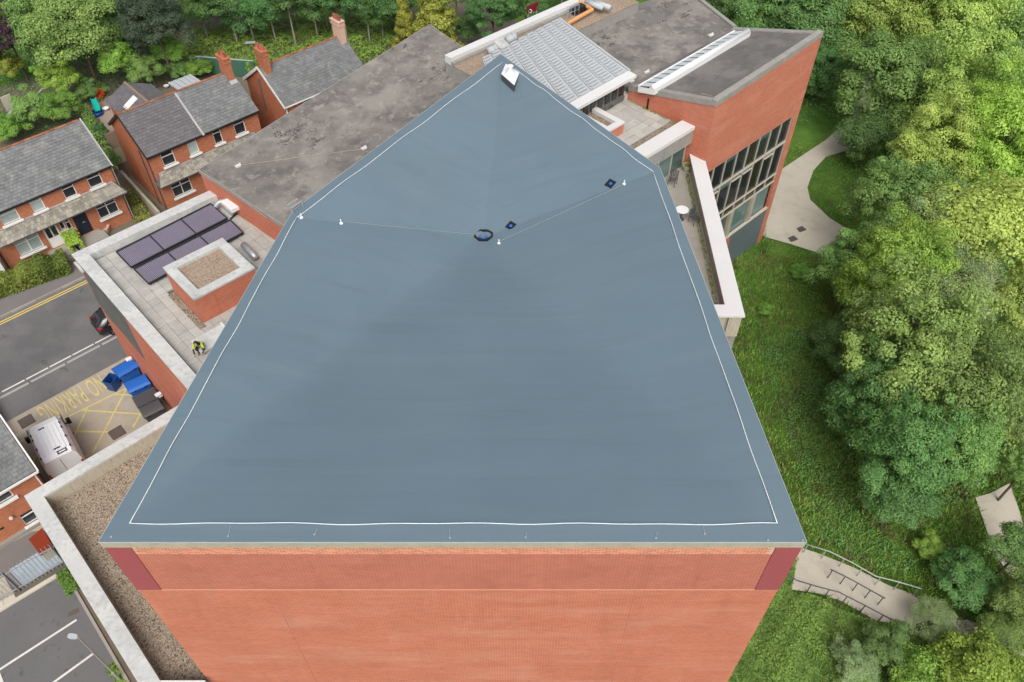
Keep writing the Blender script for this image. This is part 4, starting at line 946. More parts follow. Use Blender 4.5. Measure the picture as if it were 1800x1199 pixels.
# loose stones
rng = np.random.default_rng(5); st_ = MB(); octv = np.array([(1, 0, 0), (0, 1, 0), (-1, 0, 0), (0, -1, 0), (0, 0, 1.)])
cnt = 0
tow = [xy(p) for p in (TA, TB, TC, TD, TE)]
VS, FS, TN = [], [], []
while cnt < 38000:
    s, t = rng.uniform(.75, 11), rng.uniform(.75, 16); p = FR(s, t, 4.6)
    x, y = toimg(p)
    if y > 1215 or inpoly(p[0], p[1], tow): cnt += .1; continue
    r = rng.uniform(.018, .042); an = rng.uniform(0, 6.3); c_, s_ = math.cos(an), math.sin(an); o_ = len(VS)
    for v in octv*[r, r*rng.uniform(.6, 1), r*.6]: VS.append((p[0]+v[0]*c_-v[1]*s_, p[1]+v[0]*s_+v[1]*c_, 4.6+v[2]))
    k = rng.random()
    for f in ((0, 1, 4), (1, 2, 4), (2, 3, 4), (3, 0, 4)): FS.append([o_+i for i in f]); TN.append(k)
    cnt += 1
st_.v, st_.f, st_.tn = VS, FS, TN
part('loose_gravel', st_, M['stone_unit'], gb, kind='stuff')
# ================================================================== HOUSES
def house_frame(O): return lambda s, t, z: w3(O, s, -t, z)        # s along the street, t towards the street (front)
def openwall(mb, Fn, s0, s1, z0, z1, ops, t=0., depth=.13):
    """front wall at t with rectangular openings and their reveals"""
    ss = sorted(set([s0, s1]+[v for o in ops for v in o[:2]])); zz = sorted(set([z0, z1]+[v for o in ops for v in o[2:4]]))
    for i in range(len(ss)-1):
        for j in range(len(zz)-1):
            cs, cz = (ss[i]+ss[i+1])/2, (zz[j]+zz[j+1])/2
            if any(o[0] < cs < o[1] and o[2] < cz < o[3] for o in ops): continue
            mb.poly([Fn(ss[i], t, zz[j]), Fn(ss[i+1], t, zz[j]), Fn(ss[i+1], t, zz[j+1]), Fn(ss[i], t, zz[j+1])])
    for a, b, c, d, *_ in ops:
        for p, q in (((a, c), (a, d)), ((a, d), (b, d)), ((b, d), (b, c)), ((b, c), (a, c))):
            mb.poly([Fn(p[0], t, p[1]), Fn(q[0], t, q[1]), Fn(q[0], t-depth, q[1]), Fn(p[0], t-depth, p[1])])
U3, N3 = np.array([*D1, 0]), np.array([*-D2, 0])
def window(Fn, o, parent, t=0., pane='glass', top=.35, lights=1, sill=True):
    a, b, c, d = o[:4]; fr = MB(); ty = t-.09; wd = .055
    def bar(s0, s1, z0, z1, dy=0): fr.box(Fn((s0+s1)/2, ty+dy, (z0+z1)/2), ((s1-s0)/2, .035, (z1-z0)/2), U3, N3)
    bar(a, a+wd, c, d); bar(b-wd, b, c, d); bar(a+wd, b-wd, c, c+wd); bar(a+wd, b-wd, d-wd, d)
    zt = d-(d-c)*top; bar(a+wd, b-wd, zt-.03, zt+.03, .004)
    for k in range(1, lights): x = a+(b-a)*k/lights; bar(x-.045 if lights == 2 and o[4:] else x-.03, x+.045 if lights == 2 and o[4:] else x+.03, c+wd, d-wd, .008)
    w = part('window', fr, M['upvc'], parent)
    for k in range(lights):
        x0, x1 = a+(b-a)*k/lights+.03, a+(b-a)*(k+1)/lights-.03
        for z0, z1, pm in ((c+.03, zt, pane), (zt, d-.03, pane if pane != 'glass_curtain' or True else 'glass')):
            part('pane', MB().poly([Fn(x0, t-.10, z0), Fn(x1, t-.10, z0), Fn(x1, t-.10, z1), Fn(x0, t-.10, z1)]), M[pm], w)
    if sill: part('sill', MB().box(Fn((a+b)/2, t+.03, c-.06), ((b-a)/2+.12, .16, .06), U3, N3), M['upvc'], w)
    return w
def slates(mb, EL, ER, RL, RR, w=.30, course=.24, th=.042):
    EL, ER, RL, RR = map(V3, (EL, ER, RL, RR)); n = np.cross(ER-EL, RL-EL); n /= np.linalg.norm(n); n *= np.sign(n[2])
    nr = max(2, int(np.linalg.norm(RL-EL)/course)); nc = max(2, int(np.linalg.norm(ER-EL)/w))
    for r in range(nr):
        f0, f1 = r/nr, min(1., (r+1.25)/nr); A0, B0, A1, B1 = EL+(RL-EL)*f0, ER+(RR-ER)*f0, EL+(RL-EL)*f1, ER+(RR-ER)*f1
        off = .5 if r % 2 else 0
        for k in range(nc+(1 if off else 0)):
            g0, g1 = max(0, (k-off)/nc), min(1, (k+1-off)/nc)
            if g1-g0 < .1/nc: continue
            e = .012/np.linalg.norm(ER-EL); g0 += e; mb.tone = random.random(); h = th*random.uniform(.8, 1.25)
            p, q, u, v = A0+(B0-A0)*g0, A0+(B0-A0)*g1, A1+(B1-A1)*g1, A1+(B1-A1)*g0
            mb.add([p+n*h, q+n*h, u+n*.006, v+n*.006, p, q], [[0, 1, 2, 3], [4, 5, 1, 0]])
    return mb
def gable_roof(Fn, s0, s1, half, ze, zr, parent, slate_sets, oh=.15, eo=.16, tiles='terracotta'):
    """two slopes over [s0,s1]; ridge half a depth behind the front wall"""
    k = (zr-ze)/half; zf = ze-eo*k
    roof = part('roof', MB().add([Fn(s0-oh, eo, zf), Fn(s1+oh, eo, zf), Fn(s1+oh, -half, zr), Fn(s0-oh, -half, zr), Fn(s1+oh, -2*half-eo, zf), Fn(s0-oh, -2*half-eo, zf)]+
                              [p-[0, 0, .13] for p in (Fn(s0-oh, eo, zf), Fn(s1+oh, eo, zf), Fn(s1+oh, -half, zr), Fn(s0-oh, -half, zr), Fn(s1+oh, -2*half-eo, zf), Fn(s0-oh, -2*half-eo, zf))],
                              [[0, 1, 2, 3], [3, 2, 4, 5], [6, 7, 1, 0], [1, 7, 8, 2], [2, 8, 10, 4], [0, 3, 9, 6], [3, 5, 11, 9], [5, 4, 10, 11]]), M['underlay'], parent)
    for (a, b, m) in slate_sets:
        sm = MB(); slates(sm, Fn(a, eo, zf+.012), Fn(b, eo, zf+.012), Fn(a, -half, zr+.012), Fn(b, -half, zr+.012))
        slates(sm, Fn(b, -2*half-eo, zf+.012), Fn(a, -2*half-eo, zf+.012), Fn(b, -half, zr+.012), Fn(a, -half, zr+.012))
        part('slates', sm, M[m], roof, kind='stuff')
    rt = MB(); rt.tube_rings([[(x, .10*math.cos(a), .09*math.sin(a)-.02) for a in [math.pi*j/6 for j in range(7)]] for x in (-.215, .215)], cap=False)
    me = rt.mesh('ridge_tile', m=M[tiles]); n = int((s1-s0+2*oh)/.44)
    for i in range(n): inst('ridge_tile', me, roof, Fn(s0-oh+.22+i*.44, -half, zr+.03)-woff(parent), rotz=math.pi/2-rad(46.6))
    return roof
def chimney(Fn, s, t, zb, zt, parent, npots=4, along='d2', m='brick_house', wdt=.5, ln=1.15, cap='brick_house', potm='pot'):
    ua, va = (N3, U3) if along == 'd2' else (U3, N3)
    c = part('chimney', MB().box(Fn(s, t, (zb+zt)/2), (ln/2, wdt/2, (zt-zb)/2), ua, va).box(Fn(s, t, zt-.25), (ln/2+.06, wdt/2+.06, .09), ua, va), M[m], parent)
    part('chimney_cap', MB().box(Fn(s, t, zt+.05), (ln/2+.08, wdt/2+.08, .06), ua, va), M[cap], c)
    for k in range(npots):
        p = Fn(s, t, zt+.1)+ua*(ln*.82*((k+.5)/npots-.5)); part('chimney_pot', MB().lathe(p, [(.13, 0), (.115, .28), (.14, .3), (.14, .36), (.10, .36), (.09, .2)], 10), M[potm], c, smooth=False)
    return c
def house_body(Fn, s0, s1, half, ze, zr, parent, ops, zb=-.6, m='brick_house', back=True):
    mb = MB(); openwall(mb, Fn, s0, s1, zb, ze, ops)
    mb.poly([Fn(s1, 0, zb), Fn(s1, -2*half, zb), Fn(s1, -2*half, ze), Fn(s1, -half, zr-.1), Fn(s1, 0, ze)])
    mb.poly([Fn(s0, -2*half, zb), Fn(s0, 0, zb), Fn(s0, 0, ze), Fn(s0, -half, zr-.1), Fn(s0, -2*half, ze)])
    mb.poly([Fn(s1, -2*half, zb), Fn(s0, -2*half, zb), Fn(s0, -2*half, ze), Fn(s1, -2*half, ze)])
    return part('wall', mb, M[m], parent)
def canopy(Fn, s0, s1, z0, z1, dep, parent):
    """tiled lean-to hood across the front, hipped at its ends"""
    c = part('canopy', MB().add([Fn(s0, dep, z0), Fn(s1, dep, z0), Fn(s1-.5, .02, z1), Fn(s0+.5, .02, z1), Fn(s0, .0, z0), Fn(s1, .0, z0), Fn(s0, dep, z0-.12), Fn(s1, dep, z0-.12), Fn(s1, 0, z0-.12), Fn(s0, 0, z0-.12)],
                                [[0, 1, 2, 3], [1, 5, 2], [4, 0, 3], [6, 7, 1, 0], [7, 8, 5, 1], [9, 6, 0, 4], [9, 8, 7, 6]]), M['underlay'], parent)
    sm = slates(MB(), Fn(s0, dep+.04, z0+.01), Fn(s1, dep+.04, z0+.01), Fn(s0+.5, .02, z1+.01), Fn(s1-.5, .02, z1+.01), w=.24, course=.26, th=.04)
    slates(sm, Fn(s1+.02, dep, z0+.01), Fn(s1+.02, .03, z0+.01), Fn(s1-.48, .05, z1+.01), Fn(s1-.48, .03, z1+.01), w=.24, course=.26)
    part('tiles', sm, M['slate_old'], c, kind='stuff')
    part('flashing', MB().beam(Fn(s0+.5, .05, z1+.03), Fn(s1-.5, .05, z1+.03), .1, .07), M['lead'], c)
    return c
def wpx(O, bl, tr, grow=0):      # opening measured from its lower left and upper right corners in the photo
    s0, z0 = onplane(*bl, O, D1); s1, z1 = onplane(*tr, O, D1); return [min(s0, s1), max(s0, s1), z0, z1]

# ---- first semi-detached pair (left), front faces the theatre
O1 = at(234, 387, 0); F1 = house_frame(O1)
h1 = thing('brick_house', 'red brick house pair at the left edge with grey slates, navy and white doors', 'house', F1(-5, -3, 0))
s1r, s1l = .0, -17.0
ops = []
up = [(-8.2, -7.0), (-6.05, -5.2), (-3.72, -2.85), (-1.85, -.85)]
upo = [[a, b, 3.98, 5.22] for a, b in up]+[[-11.5, -10.5, 4.08, 5.15], [-14.5, -13.5, 4.08, 5.15]]
gfo = [[-2.15, -.62, 1.25, 2.62], [-8.25, -6.55, 1.15, 2.6, 1]]
dro = [[-3.95, -2.95, .62, 2.75], [-6.15, -5.15, .62, 2.75], [-4.55, -4.2, 1.55, 2.6], [-4.98, -4.62, 1.75, 2.7]]
house_body(F1, s1l, s1r, 3.3, 5.3, 7.5, h1, upo+gfo+dro)
gable_roof(F1, s1l, s1r, 3.3, 5.3, 7.5, h1, [(s1l, s1r+.15, 'slate')])
for k, o in enumerate(upo): window(F1, o, h1, pane=['glass_curtain', 'glass_curtain', 'glass', 'glass'][k] if k < 4 else 'glass', top=.38)
window(F1, gfo[0], h1, lights=2, pane='glass', top=.34); window(F1, gfo[1], h1, lights=2, pane='glass_curtain', top=.34)
def door(Fn, o, parent, m, glazed=False):
    a, b, c, d = o
    dd = part('door', MB().box(Fn((a+b)/2, -.09, (c+d)/2), ((b-a)/2, .03, (d-c)/2), U3, N3), M[m], parent)
    if glazed:
        for x in (a+.12, (a+b)/2+.04): part('pane', MB().box(Fn(x+.17, -.055, c+1.45), (.165, .012, .55), U3, N3), M['glass'], dd)
    part('handle', MB().box(Fn(a+.62, -.04, c+1.0), (.10, .02, .02), U3, N3), M['steel'], dd)
door(F1, dro[0], h1, 'navy_door'); door(F1, dro[1], h1, 'upvc', True)
window(F1, dro[2], h1, pane='glass', top=.4); window(F1, dro[3], h1, pane='glass', top=.3)
canopy(F1, -9.2, .25, 3.02, 3.82, .75, h1)
canopy(F1, -18, -10.4, 3.02, 3.82, .75, h1)
gt = MB(); gt.beam(F1(s1l-.1, .22, 5.14), F1(s1r+.15, .22, 5.14), .1, .08)
part('gutter', gt, M['black_plastic'], h1)
part('downpipe', MB().tube([F1(.1, .1, 5.0), F1(.1, .1, .3)], .04, 6), M['steel'], h1)
part('downpipe', MB().tube([F1(-9.35, .1, 5.0), F1(-9.35, .1, .1)], .04, 6), M['black_plastic'], h1)
part('verge', MB().beam(F1(.17, .28, 5.18), F1(.17, -3.3, 7.58), .1, .08), M['lead'], h1)
part('bay', MB().prism(ccw([xy(F1(s, t, 0)) for s, t in ((-11.2, 0), (-9.5, 0), (-9.7, .9), (-11.0, .9))]), -.4, 2.9), M['upvc'], h1)
part('doorstep', MB().box(F1(-3.5, .7, .3), (1.1, .7, .3), U3, N3), M['kerb'], h1); part('doorstep', MB().box(F1(-5.7, .7, .28), (.9, .7, .3), U3, N3), M['kerb'], h1)
part('porch_wall', MB().box(F1(-4.55, .06, 1.1), (.3, .12, .45), U3, N3), M['brick_house'], h1)

# ---- second pair with the newer dark slates on its nearer half
O2 = at(291, 357, .9); F2 = house_frame(O2)
s, z = onplane(261, 272, O2, D1); zE2 = z
sR2 = onplane(450, 191, O2, D1)[0]; sM2 = onplane(353, 228, O2, D1)[0]
half2 = 3.05; zr2 = zE2+2.15
h2 = thing('brick_house', 'red brick house pair, left roof half dark new slate, right half old grey', 'house', F2(4, -3, 0))
upo2 = [wpx(O2, (297, 288), (312, 264)), wpx(O2, (346, 270), (351, 241)), wpx(O2, (385, 247), (387, 221)), wpx(O2, (421, 232), (432, 205))]
upo2 = [[.95, 1.95, 0, 0], [3.15, 3.95, 0, 0], [5.35, 6.05, 0, 0], [7.2, 8.15, 0, 0]]
for o in upo2: o[2], o[3] = zE2-1.5, zE2-.06
gfo2 = [[.85, 2.45, zE2-4.4, zE2-3.0], [6.6, 8.2, zE2-4.4, zE2-3.0]]
house_body(F2, 0, sR2, half2, zE2, zr2, h2, upo2+gfo2, zb=-.8)
rf2 = gable_roof(F2, 0, sR2, half2, zE2, zr2, h2, [(-.12, sM2, 'slate_new'), (sM2+.02, sR2+.12, 'slate')])
for k, o in enumerate(upo2): window(F2, o, h2, pane=['glass', 'glass_curtain', 'glass', 'glass'][k], top=.45 if k == 0 else .36)
for o in gfo2: window(F2, o, h2, lights=2, top=.38)
canopy(F2, -.15, sR2-.2, zE2-2.55, zE2-1.85, .75, h2)
part('gutter', MB().beam(F2(-.1, .22, zE2-.17), F2(sR2+.1, .22, zE2-.17), .1, .08), M['black_plastic'], h2)
part('valley_flashing', MB().beam(F2(sM2, .28, zE2-.14), F2(sM2, -half2, zr2+.05), .16, .03), M['lead'], h2)
part('bargeboard', MB().beam(F2(-.17, .3, zE2-.2), F2(-.17, -half2, zr2+.0), .05, .2).beam(F2(-.17, -2*half2-.3, zE2-.2), F2(-.17, -half2, zr2), .05, .2), M['black_plastic'], h2)
for t in (.0, -1.25): part('downpipe', MB().tube([F2(-.06, t-.12, zE2-.2), F2(-.06, t-.12, -.2)], .04, 6), M['railing'], h2)
part('gable_slot', MB().box(F2(-.01, -3.4, 2.6), (.02, .28, 1.6), U3, N3), M['brick_house'], h2)
chimney(F2, sR2-.3, -half2+.1, zr2-.6, zr2+1.35, h2, 4, 'd2')
part('chimney_flashing', MB().box(F2(sR2-.3, -half2+.85, zr2-.52), (.30, .16, .03), U3, N3*math.cos(.6)+np.array([0, 0, -math.sin(.6)])), M['lead'], h2)
# rear extension with its own slate gable and roof window
def FX(s, t, z): return w3(O2, t, s, z)      # s away from the street
er = thing('rear_extension', 'small rear extension with dark slate gable roof and one pale roof window', 'extension', F2(3.2, -8, 0))
xs0, xs1, xl, xr = 2*half2+.02, 9.8, 1.35, 5.0; xm = (xl+xr)/2; zxe, zxr = zE2-.25, zE2+.7
mb = MB(); 
for a, b in (((xl, xs0), (xl, xs1)), ((xr, xs1), (xr, xs0))): mb.poly([FX(a[1], a[0], -.5), FX(a[1], a[0], zxe), FX(b[1], b[0], zxe), FX(b[1], b[0], -.5)][::-1])
mb.poly([FX(xs1, xl, -.5), FX(xs1, xr, -.5), FX(xs1, xr, zxe), FX(xs1, xm, zxr), FX(xs1, xl, zxe)][::-1])
part('wall', mb, M['brick_house'], er)
xrf = part('roof', MB().add([FX(xs0-2.2, xl-.2, zxe), FX(xs1+.15, xl-.2, zxe), FX(xs1+.15, xm, zxr), FX(xs0-2.2, xm, zxr), FX(xs1+.15, xr+.2, zxe), FX(xs0-2.2, xr+.2, zxe)], [[0, 3, 2, 1], [3, 5, 4, 2]]), M['underlay'], er)
sm = slates(MB(), FX(xs1+.15, xl-.2, zxe+.02), FX(xs0-2.2, xl-.2, zxe+.02), FX(xs1+.15, xm, zxr+.02), FX(xs0-2.2, xm, zxr+.02)); slates(sm, FX(xs0-2.2, xr+.2, zxe+.02), FX(xs1+.15, xr+.2, zxe+.02), FX(xs0-2.2, xm, zxr+.02), FX(xs1+.15, xm, zxr+.02))
part('slates', sm, M['slate_new'], xrf, kind='stuff')
part('ridge', MB().beam(FX(xs0-2.2, xm, zxr+.05), FX(xs1+.15, xm, zxr+.05), .2, .08), M['timber'], xrf)
ku = FX(0, 1, 0)-FX(0, 0, 0); kv = V3(FX(1, 0, 0)-FX(0, 0, 0)); ks = (FX(0, xm, zxr)-FX(0, xl, zxe)); ks /= np.linalg.norm(ks); kn = np.cross(kv, ks); kn *= np.sign(kn[2])
pc = FX(xs0+1.2, (xl*.45+xm*.55), (zxe*.45+zxr*.55))+kn*.06
rw_ = part('roof_window', MB().box(pc, (.36, .62, .05), kv, ks, kn), M['upvc'], er); part('pane', MB().box(pc+kn*.045, (.28, .52, .012), kv, ks, kn), M['upvc'], rw_)
# low lean-to with corrugated sheet
lt = thing('lean_to', 'pale grey corrugated lean to roof behind the older half of the house', 'lean-to', F2(7.3, -7.5, 0))
part('wall', MB().prism(ccw([xy(F2(s_, t_, 0)) for s_, t_ in ((6.4, -6.2), (8.2, -6.2), (8.2, -8.7), (6.4, -8.7))]), -.5, zE2-.25), M['brick_house'], lt)
cs = MB()
for i in range(9): cs.beam(F2(6.35+i*.235, -6.1, zE2+.1), F2(6.35+i*.235, -8.9, zE2-.1), .20, .06 if i % 2 else .12)
part('corrugated_sheet', cs, M['louver'], lt)

# ---- third house, mostly behind the folded grey roof
ze3 = 5.2; O3 = at(500, 185, ze3); F3 = house_frame(O3)
h3 = thing('brick_house', 'red brick house with grey slates, two chimneys and white bargeboards behind folded roof', 'house', F3(3.5, -3, 0))
L3 = 8.15; o3 = [wpx(O3, (527, 182), (536, 171)), [4.4, 5.2, 3.9, 5.0]]; o3[0] = [1.75, 2.65, 3.95, 5.05]
house_body(F3, 0, L3, 3.0, ze3, 7.35, h3, o3); gable_roof(F3, 0, L3, 3.0, ze3, 7.35, h3, [(-.1, L3+.1, 'slate')])
for o in o3: window(F3, o, h3)
part('bargeboard', MB().beam(F3(-.17, .3, ze3-.16), F3(-.17, -3.0, 7.38), .05, .24).beam(F3(-.17, -6.3, ze3-.16), F3(-.17, -3.0, 7.38), .05, .24), M['upvc'], h3)
part('gutter', MB().beam(F3(-.1, .22, ze3-.15), F3(L3+.1, .22, ze3-.15), .1, .08), M['upvc'], h3)
part('downpipe', MB().tube([F3(.05, .08, ze3-.2), F3(.05, .08, 0)], .05, 6), M['upvc'], h3)
chimney(F3, .45, -2.85, 6.7, 8.75, h3, 4, 'd2'); chimney(F3, L3-.25, -2.9, 6.9, 8.75, h3, 4, 'd2', cap='mortar', m='mortar')
part('gable_stain', MB().box(F3(-.005, -3.6, 4.6), (.012, .16, 1.5), U3, N3), M['slate_new'], h3)

# ---- house corner at the lower left
b4 = at(0, 960, 0); O4 = b4
s4 = onplane(45, 868, O4, D1)[0]; z4 = onplane(34, 836, O4, D1)[1]; s4 = 1.78
F4 = house_frame(O4)
h4 = thing('brick_house', 'brick house corner at lower left edge beside the stained parapet, white windows', 'house', F4(-2, -2, 0))
o4 = [[-.25, .95, 2.55, 3.55], [1.0, 2.05, .55, 1.6]]
a = onplane(0, 886, O4, D1); b = onplane(26, 872, O4, D1); a2 = onplane(45, 928, O4, D1); b2 = onplane(62, 908, O4, D1); t1 = onplane(8, 862, O4, D1); t2 = onplane(33, 912, O4, D1)
o4 = [[a[0]-.3, b[0], (a[1]+b[1])/2, t1[1]], [t2[0]+.05, t2[0]+1.15, a2[1]+.1, t2[1]+.15]]
s4e = onplane(30, 850, O4, D1)[0]+.95
mb = MB(); openwall(mb, F4, -6, s4e, -.5, z4, o4); mb.poly([F4(s4e, 0, -.5), F4(s4e, -6, -.5), F4(s4e, -6, z4), F4(s4e, -3, z4+.4), F4(s4e, 0, z4)])
part('wall', mb, M['brick_house'], h4)
for o in o4: window(F4, o, h4, top=.3)
rf4 = part('roof', MB().add([F4(-6, .25, z4-.05), F4(s4e+.12, .25, z4-.05), F4(s4e+.12, -3.2, z4+1.5), F4(-6, -3.2, z4+1.5), F4(-6, .25, z4-.17), F4(s4e+.12, .25, z4-.17), F4(s4e+.12, -3.2, z4+1.38)], [[0, 1, 2, 3], [4, 5, 1, 0], [5, 6, 2, 1]]), M['underlay'], h4)
part('slates', slates(MB(), F4(-6, .27, z4-.03), F4(s4e+.12, .27, z4-.03), F4(-6, -3.2, z4+1.52), F4(s4e+.12, -3.2, z4+1.52)), M['slate'], rf4, kind='stuff')
part('gutter', MB().beam(F4(-6, .33, z4-.12), F4(s4e+.2, .33, z4-.12), .1, .1).beam(F4(s4e+.2, .33, z4-.08), F4(s4e+.2, -3.2, z4+1.5), .08, .12), M['upvc'], h4)
part('downpipe', MB().tube([F4(s4e-.05, .1, z4-.15), F4(s4e-.05, .1, 0)], .05, 6), M['upvc'], h4)
q = onwall(19, 909, O4, D1); part('wall_lamp', MB().lathe(q+N3*.1-[0, 0, .1], [(.02, 0), (.11, .06), (.13, .13), (.08, .22), (.01, .25)], 10), M['slab_cream'], h4, smooth=True)
q = onwall(3, 929, O4, D1); part('vent_hole', MB().box(q, (.1, .03, .06), U3, N3), M['black_plastic'], h4)
part('plinth', MB().box(F4((s4e-6)/2, .12, .1), ((s4e+6)/2, .12, .14), U3, N3), M['kerb'], h4)
# side wall of the yard, and the low plaster strip beside the house
tag(part('boundary_wall', MB().beam((*xy(street(-20, 700)), .35), (*xy(street(62, 862)), .35), .28, .8), M['brick_house']), 'low brick boundary wall between the yard and the house at lower left', 'wall')

# ================================================================== GARDENS, WALLS
def seg(a, b, z0a, h, w, m, name, label, cat, **k):
    p, q = at(*a, z0a), at(*b, z0a); mb = MB().beam([p[0], p[1], z0a-h/2], [q[0], q[1], z0a-h/2], w, h)
    return tag(part(name, mb, M[m]), label, cat)
seg((205, 292), (278, 372), .95, 1.2, .22, 'concrete_beige', 'garden_wall', 'narrow rendered wall running down the alley between the two house pairs', 'wall')
seg((183, 236), (208, 228), 1.6, 1.7, .08, 'timber', 'garden_fence', 'short timber fence across the alley below the orange garden chair', 'fence')
seg((205, 290), (240, 275), 1.5, 1.6, .08, 'timber', 'garden_gate', 'weathered timber gate across the middle of the alley', 'gate')
seg((52, 178), (75, 155), 1.6, 1.7, .12, 'slab_cream', 'garden_screen', 'pale grey garden screen panel beside the bright round shrub at left', 'fence')
seg((0, 172), (16, 165), 1.6, 1.7, .12, 'slab_cream', 'garden_screen', 'pale garden panel at the left edge below the yellow shrub', 'fence')
seg((0, 220), (30, 182), 1.5, 1.6, .3, 'kerb', 'garden_wall', 'grey garden wall at the left edge among shrubs', 'wall')
sheet('patio', ccw([(*xy(at(*p, .08)), .085) for p in ((160, 178), (196, 160), (215, 200), (240, 260), (205, 250), (178, 215))]), M['patio'])
sheet('alley', ccw([(*xy(at(*p, .08)), .075) for p in ((200, 225), (215, 220), (330, 400), (260, 420), (238, 380), (215, 300))]), M['soil'])
gf = thing('mesh_fence', 'green mesh garden fence with pale top rail behind the chimneys', 'fence', at(390, 110, 0))
for a, b in (((335, 103), (348, 99)), ((348, 99), (393, 103)), ((393, 103), (445, 107))):
    p, q = at(*a, 1.9), at(*b, 1.9); part('panel', MB().beam([p[0], p[1], 1.0], [q[0], q[1], 1.0], .05, 1.75), M['fence_green'], gf); part('rail', MB().beam(p, q, .08, .08), M['louver'], gf)
    part('post', MB().tube([[p[0], p[1], 0], p], .05, 6), M['louver'], gf)
seg((430, 74), (449, 73), .9, .12, .3, 'louver', 'pale_bench', 'pale grey plank bench in the green clearing behind the houses', 'bench')
# garden furniture
def oc(px, py, z=.09): return at(px, py, z)
ch = thing('garden_chair', 'bright orange garden chair on the patio beside the dark extension', 'chair', oc(176, 176))
b_ = oc(176, 176)
part('seat', MB().box(b_+[0, 0, .38], (.35, .32, .05)), M['orange'], ch); part('backrest', MB().box(b_+[.1, .34, .72], (.35, .05, .36), (1, 0, 0), (0, .97, .25), (0, -.25, .97)), M['orange'], ch)
for x in (-.3, .3):
    for y in (-.28, .28): part('leg', MB().tube([b_+[x, y, 0], b_+[x, y, .38]], .025, 6), M['orange'], ch)
    part('armrest', MB().box(b_+[x, 0, .58], (.04, .3, .03)), M['orange'], ch)
b_ = oc(174, 199)
sp = thing('toy_slide', 'turquoise plastic slide with dark blue base on the patio', 'slide', b_)
part('slide', MB().add([b_+[-.65, .75, 1.0], b_+[-.2, .85, 1.0], b_+[.35, -.1, .45], b_+[-.05, -.35, .45], b_+[-.65, .75, .9], b_+[-.2, .85, .9], b_+[.35, -.1, .35], b_+[-.05, -.35, .35]], [[3, 2, 1, 0], [4, 5, 1, 0][::-1], [5, 6, 2, 1][::-1], [6, 7, 3, 2][::-1], [7, 4, 0, 3][::-1]]), M['turquoise'], sp)
part('side', MB().beam(b_+[-.65, .75, 1.05], b_+[-.05, -.35, .5], .06, .22).beam(b_+[-.2, .85, 1.05], b_+[.35, -.1, .5], .06, .22), M['turquoise'], sp)
part('base', MB().lathe(b_+[.0, -.25, 0], [(.5, 0), (.52, .3), (.48, .35), (.44, .12)], 14), M['navy_plastic'], sp)
tag(part('garden_bowl', MB().lathe(oc(187, 194), [(.1, 0), (.28, .22), (.3, .24), (.2, .1)], 12), M['white_paint']), 'small white bowl on the patio beside the turquoise slide', 'bowl')
tag(part('garden_bowl', MB().lathe(oc(293, 154), [(.1, 0), (.26, .2), (.28, .22), (.2, .1)], 12), M['white_paint']), 'small white bowl on the ground behind the rear extension', 'bowl')
bk = thing('bicycle', 'bicycle with pale frame and orange wheel leaning under the bright bush', 'bicycle', oc(271, 118)); b_ = oc(271, 118)
for k, (dx, m) in enumerate(((-.75, 'orange'), (.3, 'railing'))):
    part('wheel', MB().tube([b_+[dx+.33*math.cos(a), 0, .34+.33*math.sin(a)] for a in [2*math.pi*i/16 for i in range(17)]], .035, 6), M[m], bk)
part('frame', MB().tube([b_+[-.75, 0, .34], b_+[-.3, 0, .85], b_+[.2, 0, .85], b_+[.3, 0, .34]], .03, 6).tube([b_+[-.3, 0, .85], b_+[-.25, 0, .34], b_+[.2, 0, .85]], .03, 6), M['white_paint'], bk)
part('handlebar', MB().tube([b_+[.18, -.25, 1.0], b_+[.2, 0, 1.02], b_+[.18, .25, 1.0]], .02, 6), M['white_paint'], bk); part('saddle', MB().box(b_+[-.32, 0, .93], (.13, .06, .03)), M['black_plastic'], bk)
pot = thing('plant_pot', 'terracotta square planter by the step of the left brick house', 'planter', at(188, 408, .1)); part('pot', MB().tube_rings([[at(188, 408, .1)+[x*r, y*r, z] for x, y in ((-1, -1), (1, -1), (1, 1), (-1, 1))] for r, z in ((.2, 0), (.3, .5), (.24, .5), (.2, .3))]), M['mortar'], pot)
# red sign beyond the white parapet
sg = thing('red_sign', 'dark red sign board with white mark beyond the long white parapet', 'sign', at(937, 22, 8))
p = at(936, 14, 12.6); part('board', MB().box(p, (.55, .05, .32), U3, N3), M['sign_red'], sg)
part('sign_mark', MB().tube([p+N3*.075-U3*.3+[.11*math.cos(a), 0, -.12+.12*math.sin(a)] for a in [2*math.pi*i/12 for i in range(13)]], .03, 5), M['white_paint'], sg)
for dx in (-.45, .45): part('post', MB().tube([p+U3*dx-[0, 0, 12.6], p+U3*dx], .06, 6), M['steel'], sg)

# ================================================================== YARD: vehicles, bins, lamp, fence
# ---- white minibus
vr = [at(*p, 2.62) for p in ((48, 753), (98, 730), (121, 791), (81, 811))]
front = (vr[0]+vr[1])/2; rear = (vr[2]+vr[3])/2; vd = xy(front-rear); vlen = np.linalg.norm(vd); vd /= vlen; va = math.atan2(vd[1], vd[0])
vo = (front+rear)/2
van = thing('white_van', 'white high roof van parked beside the yellow hatched yard', 'van', (vo[0], vo[1], .02), rotz=va)
def loft(st, n_=12):
    """stations (x, half width low, z low, half width belt, z belt, half width roof, z roof)"""
    rings = []
    for x, w0, z0, w1, z1, w2, z2 in st:
        r = [(x, -w0, z0), (x, -w1, z0+.25*(z1-z0)), (x, -w1, z1), (x, -w2-.04, z1+.8*(z2-z1)), (x, -w2+.12, z2-.01), (x, -w2*.4, z2+.015)]
        rings.append(r+[(a, -b, c) for a, b, c in r[::-1]])
    return MB().tube_rings(rings)
hl = vlen/2+.05
